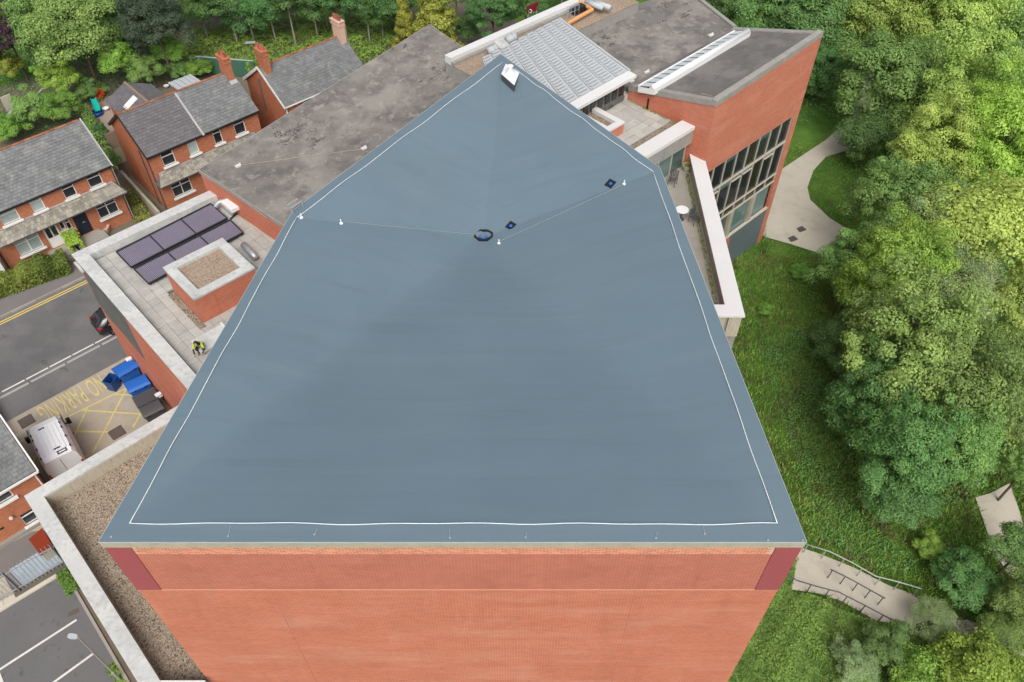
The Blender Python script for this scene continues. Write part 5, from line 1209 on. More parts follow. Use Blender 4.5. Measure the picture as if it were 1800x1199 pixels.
vb_ = loft([(-hl-.02, .9, .42, .98, 1.2, .86, 2.52), (-hl+.3, .92, .40, 1.0, 1.25, .9, 2.62), (hl-.45, .92, .40, 1.0, 1.25, .9, 2.62), (hl, .92, .4, 1.0, 1.25, .84, 2.5), (hl+.62, .92, .42, .98, 1.22, .86, 1.5), (hl+.66, .92, .42, .97, 1.15, .84, 1.28), (hl+1.35, .85, .42, .9, .95, .75, 1.08), (hl+1.45, .75, .45, .8, .8, .62, .9)])
part('body', vb_, M['van_paint'], van, local=True, smooth=False)
for i in range(6):
    y = -.55+i*.22; part('roof_rib', MB().box((-.1, y, 2.645), (vlen*.36, .035, .018)), M['van_paint'], van, local=True)
for x in (-hl+.35, -hl+1.15, -hl+1.95, hl-.75):
    for y in (-.8, .8): part('rack_mount', MB().box((x, y, 2.64), (.07, .035, .035)), M['black_plastic'], van, local=True)
for y in (.3, -.25): part('roof_slot', MB().box((hl-.62 if y > 0 else -hl+.55, y*.6, 2.655), (.04, .18, .015)), M['black_plastic'], van, local=True)
for y in (-1, 1):
    part('mirror', MB().box((hl+.25, y*1.17, 1.45), (.10, .11, .2)).box((hl+.28, y*1.02, 1.3), (.05, .12, .03)), M['black_plastic'], van, local=True)
    part('side_window', MB().box((hl-.0, y*.955, 1.75), (.42, .03, .3)), M['glass'], van, local=True)
    for x in (-hl+.8, hl+.55):
        w = part('wheel', MB().tube([(x, y*.78, .35), (x, y*.98, .35)], .35, 20), M['rubber'], van, local=True); part('rim', MB().tube([(x, y*.97, .35), (x, y*.99, .35)], .2, 14), M['rim'], w, local=True)
    part('tail_light', MB().box((-hl-.03, y*.9, 1.25), (.03, .05, .28)), M['red_lamp'], van, local=True)
part('windscreen', MB().add([(hl+.04, -.76, 2.42), (hl+.04, .76, 2.42), (hl+.64, .82, 1.53), (hl+.64, -.82, 1.53)], [[3, 2, 1, 0]]), M['glass'], van, local=True)
part('door_seam', MB().box((-hl-.01, 0, 1.4), (.02, .012, .95)), M['black_plastic'], van, local=True)
part('rear_step', MB().box((-hl-.12, 0, .48), (.1, .85, .06)), M['black_plastic'], van, local=True)
part('rear_ladder', MB().box((-hl+.28, -.30, 2.655), (.02, .26, .02)).box((-hl+.10, -.30, 2.64), (.02, .26, .02)).box((-hl+.19, -.08, 2.655), (.1, .02, .02)).box((-hl+.19, -.52, 2.655), (.1, .02, .02)), M['black_plastic'], van, local=True)
# ---- black hatchback on the street, half hidden by the corner of the wing
crp = street(170, 585); crp = w3(crp, 2.2, -.15, 0)
car = thing('black_car', 'black hatchback driving past, front hidden behind the brick corner', 'car', (crp[0], crp[1], .02), rotz=math.pi/2-rad(46.6))
cb = loft([(-2.12, .70, .35, .78, .75, .60, .95), (-2.02, .78, .28, .86, .80, .62, 1.05), (-1.6, .82, .25, .90, .86, .60, 1.38), (-1.1, .82, .25, .91, .90, .62, 1.47), (0, .82, .25, .91, .92, .63, 1.49), (.5, .82, .25, .91, .92, .62, 1.42), (1.15, .82, .25, .90, .90, .72, 1.0), (1.7, .8, .25, .87, .8, .68, .86), (2.05, .72, .3, .78, .65, .6, .72)])
part('body', cb, M['car_paint'], car, local=True, smooth=True)
part('rear_window', MB().add([(-1.98, -.56, 1.09), (-1.98, .56, 1.09), (-1.62, .52, 1.385), (-1.62, -.52, 1.385)], [[3, 2, 1, 0]]), M['glass'], car, local=True)
part('sunroof', MB().box((-.45, 0, 1.505), (.55, .5, .01)), M['glass'], car, local=True)
for y in (-1, 1):
    part('side_window', MB().add([(-1.5, y*.80, 1.0), (.9, y*.82, 1.0), (.4, y*.70, 1.36), (-1.3, y*.68, 1.36)], [[0, 1, 2, 3]]), M['glass'], car, local=True)
    part('tail_light', MB().box((-1.98, y*.68, .86), (.14, .16, .085)), M['red_lamp'], car, local=True)
    part('window_trim', MB().box((-.35, y*.895, .975), (1.1, .015, .018)), M['steel'], car, local=True)
    for x in (-1.3, 1.3):
        w = part('wheel', MB().tube([(x, y*.72, .32), (x, y*.925, .32)], .32, 20), M['rubber'], car, local=True)
        rm = MB().tube([(x, y*.92, .32), (x, y*.935, .32)], .06, 10)
        for k in range(5): an = k*2*math.pi/5; rm.beam((x, y*.932, .32), (x+.22*math.cos(an), y*.932, .32+.22*math.sin(an)), .05, .02, up=(0, 1, 0))
        part('rim', rm, M['rim'], w, local=True)
    part('mirror', MB().box((.75, y*1.0, 1.05), (.08, .1, .07)), M['car_paint'], car, local=True)
part('bumper', MB().box((-2.1, 0, .48), (.06, .72, .1)), M['black_plastic'], car, local=True)
# ---- wheeled bins against the wing wall
def big_bin(label, px, py, m, lidm, rz, lid='dome', sc_=1.0, group='bins along the brick wall'):
    p = at(px, py, 1.25*sc_); b = thing('wheeled_bin', label, 'bin', (p[0], p[1], .02), rotz=rz, group=group)
    part('body', MB().tube_rings([[(-.56*k*sc_, -.42*k*sc_, z*sc_), (.56*k*sc_, -.42*k*sc_, z*sc_), (.56*k*sc_, .42*k*sc_, z*sc_), (-.56*k*sc_, .42*k*sc_, z*sc_)] for k, z in ((.95, .2), (1.08, 1.0), (1.2, 1.12), (1.2, 1.18))]), M[m], b, local=True)
    if lid == 'dome': part('lid', MB().tube_rings([[(-.70*k*sc_, -.53*k2*sc_, z*sc_), (.70*k*sc_, -.53*k2*sc_, z*sc_), (.70*k*sc_, .53*k2*sc_, z*sc_), (-.70*k*sc_, .53*k2*sc_, z*sc_)] for k, k2, z in ((1, 1, 1.18), (1, 1, 1.24), (.96, .72, 1.36), (.93, .35, 1.41))]), M[lidm], b, local=True)
    else:
        lo_ = part('lid', MB().box((0, 0, 1.22*sc_), (.70*sc_, .53*sc_, .04)), M[lidm], b, local=True)
        for i in range(7): part('lid_rib', MB().box((-.56*sc_+i*.186*sc_, 0, 1.27*sc_), (.035, .5*sc_, .02)), M[lidm], lo_, local=True)
    for x in (-.5, .5):
        for y in (-.36, .36): part('wheel', MB().tube([(x*sc_, y*sc_-.03, .1), (x*sc_, y*sc_+.03, .1)], .1, 10), M['rubber'], b, local=True)
    for x in (-.35, .35): part('lid_handle', MB().box((x*sc_, -.54*sc_, 1.2*sc_), (.08, .03, .03)), M['black_plastic'], b, local=True)
    return b
rz = math.pi/2-rad(46.6)
big_bin('bright blue lidded bin nearest the road, against the brick wall', 220, 646, 'blue_plastic', 'blue_plastic', rz+.05)
big_bin('bright blue lidded bin between the first blue bin and grey bins', 241, 674, 'blue_plastic', 'blue_plastic', rz-.12)
big_bin('dark grey ribbed lid bin beside the second blue bin', 256, 699, 'grey_plastic', 'grey_plastic', rz-.1, 'flat')
big_bin('dark grey smooth bin nearest the stained parapet', 266, 718, 'grey_plastic', 'grey_plastic', rz-.1, 'dome', .92)
p = at(195, 668, .8); ob = thing('open_bin', 'open dark blue bin without lid standing in front of the blue bins', 'bin', (p[0], p[1], .02), rotz=rz+.5)
rr = [(.26, .0), (.32, .86), (.35, .88), (.35, .94), (.30, .94), (.25, .12)]
part('body', MB().tube_rings([[(-a*1.15, -a, z), (a*1.15, -a, z), (a*1.15, a, z), (-a*1.15, a, z)] for a, z in rr]), M['navy_plastic'], ob, local=True)
part('handle', MB().tube([(-.25, .38, .86), (.25, .38, .86)], .025, 6), M['navy_plastic'], ob, local=True)
for x in (-.25, .25): part('wheel', MB().tube([(x-.03, .28, .1), (x+.03, .28, .1)], .1, 10), M['rubber'], ob, local=True)
p = at(17, 776, .9); kb_ = thing('black_bin', 'black open topped bin by the low wall beside the white van', 'bin', (p[0], p[1], .02), rotz=rz+.15)
part('body', MB().tube_rings([[(-a, -a, z), (a, -a, z), (a, a, z), (-a, a, z)] for a, z in ((.28, 0), (.36, .9), (.40, .92), (.40, .98), (.3, .98), (.28, .75), (.10, .74))]), M['black_plastic'], kb_, local=True)
part('bag', MB().lathe((.05, 0, .74), [(.2, 0), (.18, .08), (.08, .13), (.01, .14)], 10), M['grey_plastic'], kb_, local=True)
for (px, py, lab) in ((47, 741, 'square brown drain cover in the yard in front of the van'), (206, 761, 'square brown drain cover in the yard beside the stained parapet')):
    p = street(px, py); o = thing('drain_cover', lab, 'drain cover', (p[0], p[1], .02), rotz=rz, group='drain covers')
    part('cover', MB().box((0, 0, 0), (.36, .36, .014)), M['drain_iron'], o, local=True); part('frame', ring_mb([np.array(q)*.42 for q in ((-1, -1), (1, -1), (1, 1), (-1, 1))], [np.array(q)*.37 for q in ((-1, -1), (1, -1), (1, 1), (-1, 1))], -.01, .02), M['railing'], o, local=True)
for (px, py, lab) in ((1408, 403, 'dark drain grating on the pale path, farther from the building corner'), (1393, 420, 'dark drain grating on the pale path, nearer the lawn edge')):
    p = ground(px, py, .05); o = thing('drain_grate', lab, 'drain cover', (p[0], p[1], p[2]+.01), rotz=.5, group='drain gratings on the path')
    part('frame', MB().box((0, 0, 0), (.38, .28, .012)), M['drain_iron'], o, local=True)
    for i in range(5): part('bar', MB().box((-.28+i*.14, 0, .018), (.03, .25, .012)), M['railing'], o, local=True)
p = street(129, 1077); o = thing('gully_cover', 'rusty gully cover in the car park near the kerb', 'drain cover', (p[0], p[1], .03), rotz=rz-.2); part('cover', MB().box((0, 0, 0), (.26, .12, .012)), M['drain_iron'], o, local=True)
# ---- lamp post in the car park
lp = street(212, 1196); hp = 5.2
lamp = thing('lamp_post', 'slim grey lamp post rising beside the car park bay lines', 'lamp post', (lp[0], lp[1], 0))
part('base', MB().tube([lp, lp+[0, 0, 1.1]], .07, 10), M['steel'], lamp); part('pole', MB().tube([lp+[0, 0, 1.1], lp+[0, 0, hp]], [.045, .035], 8), M['steel'], lamp)
la = lp+[0, 0, hp]; ld = np.array([-.85, .1, 0])
part('head', MB().tube_rings([[la+ld*a+[0, w*k, z*1.] for w, z in ((-1, 0), (1, 0), (1, .1), (-1, .1))] for a, k in ((0.0, .05), (.1, .10), (.36, .12), (.52, .08))]), M['louver'], lamp)
# ---- palisade fence by the blue surface
f0, f1 = street(122, 989), street(-30, 1078); fdv = xy(f1-f0); fl_ = np.linalg.norm(fdv); fdv /= fl_; FH = 2.15
pf = thing('palisade_fence', 'pale galvanised palisade fence between the house yard and car park', 'fence', ((f0[0]+f1[0])/2, (f0[1]+f1[1])/2, 0))
fa = math.atan2(fdv[1], fdv[0])
pal = MB(); pal.add([(-.018, 0, .08), (.018, 0, .08), (.018, 0, FH-.15), (.012, 0, FH+.12), (-.012, 0, FH+.12), (-.018, 0, FH-.15), (-.018, .015, .08), (.018, .015, .08), (.018, .015, FH-.15), (.012, .015, FH+.12), (-.012, .015, FH+.12), (-.018, .015, FH-.15)],
                    [[0, 1, 2, 3, 4, 5], [6, 11, 10, 9, 8, 7], [1, 7, 8, 2], [5, 11, 6, 0], [3, 9, 10, 4]])
pme2 = pal.mesh('pale', m=M['steel'])
for i in range(int(fl_/.2)):
    p = f0[:2]+fdv*i*.2; inst('pale', pme2, pf, V3((*p, 0))-woff(pf), rotz=fa)
for z in (.35, FH-.28): part('rail', MB().beam((*f0[:2], z), (*f1[:2], z), .05, .05), M['steel'], pf)
for k in range(4): p = f0[:2]+fdv*(.15+k*2.4); part('post', MB().tube([(*p, 0), (*p, FH-.1)], .05, 6), M['railing'], pf)
q = at(70, 958, .7); o = thing('red_tank', 'orange red low shed roof panel behind the palisade fence', 'shed', (q[0], q[1], 0))
part('lid', MB().prism(ccw([xy(at(*p, .9)) for p in ((50, 948), (74, 928), (92, 960), (71, 976))]), .82, .9), M['rust_red'], o); part('body', MB().prism(inset(ccw([xy(at(*p, .9)) for p in ((50, 948), (74, 928), (92, 960), (71, 976))]), .05), 0, .82), M['slab_cream'], o)

# ---- terrace furniture
def iron_chair(p, rz, label):
    c = thing('metal_chair', label, 'chair', p, rotz=rz, group='black metal chairs on the terrace')
    for i in range(5): part('seat_slat', MB().box((-.2+i*.1, 0, .45), (.035, .22, .012)), M['railing'], c, local=True)
    for i in range(5): part('back_slat', MB().box((-.2+i*.1, .25, .72), (.03, .012, .24)), M['railing'], c, local=True)
    part('back_rail', MB().tube([(-.24, .25, .98), (.24, .25, .98)], .022, 6), M['railing'], c, local=True)
    for x in (-.22, .22):
        part('leg', MB().tube([(x, -.22, 0), (x, -.22, .45)], .02, 6), M['railing'], c, local=True); part('leg', MB().tube([(x, .24, 0), (x, .25, .98)], .02, 6), M['railing'], c, local=True)
        part('armrest', MB().tube([(x, -.22, .65), (x, .25, .68)], .02, 6), M['railing'], c, local=True)
iron_chair(at(1219, 392, zfl), .6, 'black slatted metal chair beside the white table on the terrace')
iron_chair(at(1181, 325, zfl), -.5, 'black slatted metal chair near the glazed end of the terrace')
tp_ = at(1196, 385, zfl); tb_ = thing('round_table', 'round white cafe table on the terrace by the roof edge', 'table', tp_)
part('tabletop', MB().lathe((0, 0, .70), [(.38, 0), (.4, .015), (.38, .035)], 24), M['white_paint'], tb_, local=True); part('leg', MB().tube([(0, 0, 0), (0, 0, .7)], .035, 8), M['railing'], tb_, local=True); part('foot', MB().lathe((0, 0, 0), [(.24, 0), (.22, .03), (.05, .05)], 14), M['railing'], tb_, local=True)
pl = thing('terrace_planter', 'grey round planter with dry plants in the terrace corner', 'planter', at(1207, 300, zfl)); part('pot', MB().lathe((0, 0, 0), [(.2, 0), (.32, .45), (.28, .45), (.25, .35)], 14), M['upstand'], pl, local=True)
part('plants', moss((-.2, 0, .4), (.2, 0, .4), .2, .4, 80), LEAF['hedge'], pl, local=True, kind='stuff')

# ---- railings by the ramp
def railing(name, label, pts, m, leg, h=1.0, second=False):
    P_ = [ground(*p, up=h) for p in pts]; r = thing(name, label, 'railing', (*P_[len(P_)//2][:2], P_[len(P_)//2][2]-h))
    part('handrail', MB().tube(P_, .038, 8), M[m], r, smooth=True)
    if second: part('lower_rail', MB().tube([p-[0, 0, .5] for p in P_], .028, 6), M[m], r, smooth=True)
    tot = [0]
    for a, b in zip(P_, P_[1:]): tot.append(tot[-1]+np.linalg.norm(b-a))
    n = leg
    for k in range(n):
        d = tot[-1]*(k+.15)/(n-.7); i = max(j for j in range(len(P_)-1) if tot[j] <= d+1e-6); f = min(1, (d-tot[i])/(tot[i+1]-tot[i])); p = P_[i]+(P_[i+1]-P_[i])*f
        part('post', MB().tube([(p[0], p[1], gz(p[0])), p], .03, 6), M['railing' if m == 'railing' else m], r)
railing('handrail', 'pale green handrail along the top edge of the ramp beside the meadow', [(1415, 956), (1460, 970), (1500, 990), (1540, 1013), (1580, 1023), (1620, 1035)], 'pale_rail', 7)
railing('handrail', 'short dark handrail in the middle of the concrete ramp', [(1460, 1001), (1467, 1004), (1495, 1018), (1556, 1052)], 'railing', 5)
railing('handrail', 'dark handrail along the lower edge of the ramp above the long grass', [(1360, 1000), (1390, 1013), (1400, 1020), (1440, 1032), (1475, 1041), (1520, 1064), (1565, 1088), (1590, 1098)], 'railing', 8)

# ---- worker crouching at the roof edge
def skinned(name, joints, edges, rads, m, parent, sub=2):
    me = bpy.data.meshes.new(name); me.from_pydata([tuple(j) for j in joints], edges, []); me.materials.append(m)
    o = bpy.data.objects.new(name, me); COL.objects.link(o); o.parent = parent
    sk_ = o.modifiers.new('skin', 'SKIN'); sb_ = o.modifiers.new('sub', 'SUBSURF'); sb_.levels = sb_.render_levels = sub
    for i, r in enumerate(rads): me.skin_vertices[0].data[i].radius = (r, r)
    me.skin_vertices[0].data[0].use_root = True
    return o
wp = at(356, 619, ZR+.0); wk = thing('person', 'crouching worker in hi vis yellow top and dark trousers, bending over the roof edge', 'person', (wp[0], wp[1], ZR), rotz=3.3)
# pelvis, spine, chest, neck, head ; hips, knees, ankles, toes ; shoulders, elbows, hands
J = [(0, -.12, .48), (0, .02, .68), (0, .18, .85), (0, .30, .96), (0, .38, 1.06), (.11, -.12, .46), (.17, .26, .50), (.15, -.02, .10), (.16, .16, .05), (-.11, -.12, .46), (-.17, .24, .44), (-.15, -.08, .10), (-.16, .10, .05),
     (.19, .20, .86), (.27, .36, .62), (.20, .58, .48), (-.19, .20, .86), (-.27, .36, .62), (-.20, .58, .48)]
E_ = [(0, 1), (1, 2), (2, 3), (3, 4), (0, 5), (5, 6), (6, 7), (7, 8), (0, 9), (9, 10), (10, 11), (11, 12), (2, 13), (13, 14), (14, 15), (2, 16), (16, 17), (17, 18)]
Rr = [.15, .14, .16, .06, .105, .10, .075, .05, .045, .10, .075, .05, .045, .07, .05, .035, .07, .05, .035]
skinned('body', J, E_, Rr, M['dark_cloth'], wk)
skinned('hi_vis_top', [J[0][:2]+(.56,), J[1], J[2], J[13], J[14], J[16], J[17]], [(0, 1), (1, 2), (2, 3), (3, 4), (2, 5), (5, 6)], [.165, .165, .185, .09, .065, .09, .065], M['hivis'], wk)
part('head', MB().lathe((0, .40, .96), [(.03, 0), (.075, .04), (.10, .10), (.105, .17), (.085, .23), (.04, .265), (.01, .27)], 12), M['skin'], wk, local=True, smooth=True)
part('hair', MB().lathe((0, .385, 1.08), [(.112, 0), (.115, .06), (.095, .12), (.05, .16), (.01, .17)], 12), M['dark_cloth'], wk, local=True, smooth=True)
for sx in (-1, 1):
    hm = MB(); hm.box((sx*.20, .63, .45), (.035, .045, .018))
    for k in range(4): hm.tube([(sx*.20-.027+k*.018, .67, .45), (sx*.20-.03+k*.02, .715, .445), (sx*.20-.03+k*.02, .74-.008*abs(k-1.5), .425)], .0085, 6)
    hm.tube([(sx*.20-sx*.03, .61, .45), (sx*.20-sx*.06, .64, .445), (sx*.20-sx*.06, .67, .435)], .010, 6)
    part('hand', hm, M['skin'], wk, local=True, smooth=True)
    part('boot', MB().box((sx*.155, .09 if sx > 0 else .03, .045), (.05, .14, .045)), M['timber'], wk, local=True)
# ================================================================== TREES, SHRUBS, GRASS
def leaf_mesh(name, P_, Nrm, size, tone, m=None, seed=0, asp=.62):
    """one folded-free rhombus per leaf spray"""
    rg = np.random.default_rng(seed+99); n = len(P_)
    Nrm = Nrm/np.linalg.norm(Nrm, axis=1, keepdims=True)
    a = rg.normal(size=(n, 3)); t = a-(a*Nrm).sum(1, keepdims=True)*Nrm; t /= np.linalg.norm(t, axis=1, keepdims=True); b = np.cross(Nrm, t)
    s = size[:, None]
    v = np.stack([P_-t*s, P_-b*s*asp, P_+t*s, P_+b*s*asp], 1).reshape(-1, 3)
    me = bpy.data.meshes.new(name); me.vertices.add(4*n); me.loops.add(4*n); me.polygons.add(n)
    me.vertices.foreach_set('co', v.astype(np.float32).ravel()); me.loops.foreach_set('vertex_index', np.arange(4*n, dtype=np.int32))
    me.polygons.foreach_set('loop_start', np.arange(0, 4*n, 4, dtype=np.int32)); me.polygons.foreach_set('loop_total', np.full(n, 4, dtype=np.int32))
    me.update(); at_ = me.attributes.new('tone', 'FLOAT', 'FACE'); at_.data.foreach_set('value', tone.astype(np.float32))
    if m: me.materials.append(m)
    return me
def crown_mesh(name, seed, n=9000, leaf=.05, clumps=70, shape='round', cr=(.17, .30), spread=.25):
    rg = np.random.default_rng(seed)
    d = rg.normal(size=(clumps*3, 3)); d /= np.linalg.norm(d, axis=1, keepdims=True)
    if shape == 'dome': d[:, 2] = np.abs(d[:, 2])
    else: d = d[d[:, 2] > -.55]
    d = d[:clumps]; k = len(d)
    ang = np.arctan2(d[:, 1], d[:, 0]); lump = 1+.16*np.sin(ang*3+seed)+.10*np.sin(ang*5+2*seed)+.12*np.sin(d[:, 2]*6+seed)
    r = (.50+.42*rg.random(k)**.7)*lump
    c = d*r[:, None]
    if shape == 'cone':
        h = rg.random(k)**1.3; rr = (1-h)*.8+.05; an = rg.random(k)*6.283; q = .55+.45*rg.random(k)
        c = np.stack([np.cos(an)*rr*q, np.sin(an)*rr*q, h*2-1], 1)
    cs = rg.uniform(cr[0], cr[1], k); ct = rg.random(k)
    i = rg.integers(0, k, n); v = rg.normal(size=(n, 3)); v[:, 2] += .55; v /= np.linalg.norm(v, axis=1, keepdims=True)
    P_ = c[i]+v*(cs[i]*(.62+.45*rg.random(n)))[:, None]*np.array([1.15, 1.15, .72])
    rd = P_/np.maximum(np.linalg.norm(P_, axis=1, keepdims=True), .05)
    N_ = v*.75+rd*.35+np.array([0, 0, .45])+rg.normal(size=(n, 3))*spread*1.4
    return leaf_mesh(name, P_, N_, leaf*rg.uniform(.6, 1.25, n), np.clip(.38*ct[i]+.62*rg.random(n)**1.25+.10*(v[:, 2]-.3), 0, 1), seed=seed)
CR = {
 'round': [crown_mesh('crown', 11+k, 27000, .030, 95) for k in range(5)],
 'fine': [crown_mesh('crown', 31+k, 36000, .023, 150, cr=(.10, .22)) for k in range(5)],
 'airy': [crown_mesh('crown', 51+k, 26000, .019, 120, cr=(.12, .26), spread=.5) for k in range(2)],
 'cone': [crown_mesh('crown', 61+k, 20000, .032, 90, 'cone', cr=(.13, .22)) for k in range(2)],
 'dome': [crown_mesh('crown', 71+k, 15000, .036, 60, 'dome', cr=(.16, .28)) for k in range(3)],
 'frond': [crown_mesh('crown', 81+k, 18000, .040, 60, 'round', cr=(.14, .34), spread=.6) for k in range(2)],
}
def trunk_mesh(seed, limbs=7):
    rg = random.Random(seed); mb = MB()
    top = (rg.uniform(-.1, .1), rg.uniform(-.1, .1), 1.25); mid = (rg.uniform(-.05, .05), rg.uniform(-.05, .05), .6)
    mb.tube([(0, 0, 0), mid, top], [.075, .055, .015], 8)
    for k in range(limbs):
        z = rg.uniform(.5, 1.05); a = k*2.4+rg.random(); l = rg.uniform(.25, .5); b = (mid[0]*.9, mid[1]*.9, z)
        mb.tube([b, (b[0]+math.cos(a)*l*.5, b[1]+math.sin(a)*l*.5, z+.12), (b[0]+math.cos(a)*l, b[1]+math.sin(a)*l, z+.3)], [.03, .02, .006], 5)
    return mb.mesh('trunk', smooth=True)
TRK = [trunk_mesh(k) for k in range(3)]
def twig_mesh(seed, n=60):
    rg = random.Random(seed); mb = MB()
    for k in range(n):
        a = rg.random()*6.283; e = rg.uniform(.1, 1.2); r0 = rg.uniform(.1, .35); r1 = rg.uniform(.85, 1.08)
        d = np.array([math.cos(a)*math.cos(e), math.sin(a)*math.cos(e), math.sin(e)]); q = d+np.array([rg.uniform(-.25, .25) for _ in range(3)])
        mb.tube([d*r0, d*(r0+r1)*.5+(q-d)*.3, q*r1/np.linalg.norm(q)], [.007, .005, .002], 4, cap=False)
    return mb.mesh('twigs')
TWG = [twig_mesh(3), twig_mesh(4)]
def setmat(o, m):
    if not o.data.materials: o.data.materials.append(None)
    o.material_slots[0].link = 'OBJECT'; o.material_slots[0].material = m
cntr = [0]
def tree(name, label, px, py, rpx, zc, kind, mt, cat='tree', ratio=1.0, group=None, bark='bark', twigs=False, rxy=(1, 1), vis_trunk=True):
    cntr[0] += 1; k = cntr[0]
    g = 0.
    for _ in range(20): p = at(px, py, zc+g); g = .5*g+.5*gz(p[0])
    p = at(px, py, zc+g)
    dep = p[1]*math.cos(TILT)-(p[2]-CAMZ)*math.sin(TILT); r = rpx*dep/FPX
    t = thing(name, label, cat, (p[0], p[1], g-.05), rotz=random.Random(k).uniform(0, 6.28), group=group)
    c = inst('crown', CR[kind][k % len(CR[kind])], t, (0, 0, zc+.05), scale=(r*rxy[0], r*rxy[1], r*ratio)); setmat(c, LEAF[mt])
    if vis_trunk: 
        u = inst('trunk', TRK[k % 3], t, (0, 0, 0), scale=(max(1.2, r*.55),)*2+(zc,)); setmat(u, M[bark])
    if twigs: w = inst('twigs', TWG[k % 2], t, (0, 0, zc), scale=(r, r, r*ratio)); setmat(w, M['pale_bark']); w['kind'] = 'stuff'
    return t
# ---- river side, from the far end towards the camera
R_ = [
 (1345, 25, 62, 5, 'round', 'deep', 'dark green tree just beyond the far corner of the tall wing roof'),
 (1285, 5, 50, 4, 'round', 'wood', 'green tree behind the back edge of the grey flat roof'),
 (1425, 40, 70, 6, 'round', 'deep', 'large deep green tree behind the tip of the tall brick wing'),
 (1490, 20, 70, 6, 'fine', 'mid', 'mid green tree at the top, left of the big yellow green trees'),
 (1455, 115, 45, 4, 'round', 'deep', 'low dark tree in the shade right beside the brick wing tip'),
 (1570, 30, 95, 7, 'fine', 'lime', 'yellow green tree at the top edge above the dense round tree'),
 (1680, 40, 105, 8, 'fine', 'lime', 'big yellow green tree at the top right, left of the water glimpse'),
 (1790, 85, 70, 7, 'round', 'mid', 'green tree at the top right corner below the water glimpse'),
 (1760, -20, 60, 6, 'round', 'deep', 'dark tree at the very top right corner by the water'),
 (1565, 140, 88, 6.5, 'round', 'mid', 'dense round green tree standing above the bend of the pale path'),
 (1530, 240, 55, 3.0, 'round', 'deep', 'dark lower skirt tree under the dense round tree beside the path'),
 (1700, 175, 105, 8, 'fine', 'lime', 'light yellow green tree right of the dense round tree'),
 (1640, 265, 80, 7, 'fine', 'lime', 'light green tree between the dense round tree and the pale grey one'),
 (1765, 260, 105, 8, 'fine', 'bright', 'bright leafy tree at the right edge, upper third of the photo'),
 (1580, 365, 85, 6, 'fine', 'mid', 'green tree overhanging the right side of the pale path'),
 (1740, 410, 110, 8, 'round', 'lime', 'dotted bright leaved tree at the right edge, upper middle'),
 (1660, 410, 85, 7, 'airy', 'grey', 'greyish feathery tree between the path tree and dotted bright tree'),
 (1500, 470, 65, 4.5, 'fine', 'mid', 'mid green tree with low crown over the lawn corner by the path'),
 (1575, 480, 90, 7, 'fine', 'bright', 'bright crowned tree right behind the low tree at the lawn corner'),
 (1690, 520, 85, 6.5, 'airy', 'grey', 'pale grey green twiggy tree right of the bright crowned tree'),
 (1785, 560, 80, 6, 'fine', 'lime', 'yellowish tree at the right edge, middle height'),
 (1600, 600, 120, 8, 'fine', 'mid', 'largest green tree over the meadow, upper crown of the clump'),
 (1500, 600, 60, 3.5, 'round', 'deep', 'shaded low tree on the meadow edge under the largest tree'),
 (1540, 690, 85, 5, 'fine', 'deep', 'deep green tree hanging over the meadow below the largest tree'),
 (1690, 670, 115, 7, 'fine', 'mid', 'broad mid green tree in the middle right clump'),
 (1770, 690, 85, 6.5, 'airy', 'grey', 'feathery grey green tree at the right edge, lower middle'),
 (1590, 790, 95, 5.5, 'fine', 'deep', 'dark green tree at the lower end of the clump over the meadow'),
 (1680, 775, 78, 5.5, 'fine', 'mid', 'green tree above the pale riverside path at right'),
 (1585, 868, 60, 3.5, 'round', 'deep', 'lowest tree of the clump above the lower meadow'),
 (1795, 745, 50, 4, 'fine', 'lime', 'small yellowish tree beside the riverside path at the right edge'),
 (1800, 825, 48, 3.5, 'fine', 'mid', 'green tree at the right edge overhanging the upper end of the riverside path'),
 (1795, 965, 50, 3.5, 'round', 'deep', 'dark leafy tree covering the riverside path at the right edge'),
 (1800, 1050, 50, 3, 'round', 'mid', 'green tree at the right edge above the yellow green fronds'),
]
for (x, y, r, zc, kd, mt, lab) in R_:
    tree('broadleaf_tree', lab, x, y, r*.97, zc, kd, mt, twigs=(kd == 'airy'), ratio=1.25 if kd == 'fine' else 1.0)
SHR = [
 (1640, 1090, 42, 1.3, 'airy', 'grey', 'twiggy grey green shrub at the lower end of the ramp', 'shrub'),
 (1560, 1140, 45, 1.0, 'dome', 'deep', 'dark green bush below the ramp handrail', 'shrub'),
 (1500, 1165, 40, .8, 'dome', 'grey', 'pale leaved bush at the bottom edge below the ramp', 'shrub'),
 (1690, 1020, 55, 1.4, 'dome', 'deep', 'dark green bush on the slope right of the ramp end', 'shrub'),
 (1635, 965, 28, .6, 'dome', 'bramble', 'low green bush in the meadow above the ramp', 'shrub'),
 (1720, 1175, 75, 2.0, 'frond', 'bright', 'bright yellow green feathery bush at the bottom right corner', 'shrub'),
 (1625, 1195, 55, 1.3, 'frond', 'bright', 'bright feathery bush at the bottom edge, left of the corner one', 'shrub'),
 (1770, 1110, 40, 1.6, 'round', 'mid', 'small green bush behind the corner feathery bush', 'shrub'),
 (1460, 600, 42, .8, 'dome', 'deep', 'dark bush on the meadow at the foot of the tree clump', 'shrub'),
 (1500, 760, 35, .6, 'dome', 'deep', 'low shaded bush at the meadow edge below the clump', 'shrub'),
 (1345, 545, 14, .3, 'dome', 'bramble', 'tiny leafy bush in the meadow beside the terrace corner', 'shrub'),
 (1425, 150, 40, 1.2, 'dome', 'deep', 'dark shrub at the foot of the tall wing end wall', 'shrub'),
 (1405, 480, 18, .4, 'dome', 'bramble', 'small leafy bush near the lower edge of the pale path', 'shrub'),
]
for (x, y, r, zc, kd, mt, lab, cat) in SHR: tree('shrub', lab, x, y, r, zc, kd, mt, cat=cat, ratio=.8, twigs=(kd == 'airy'), vis_trunk=False)
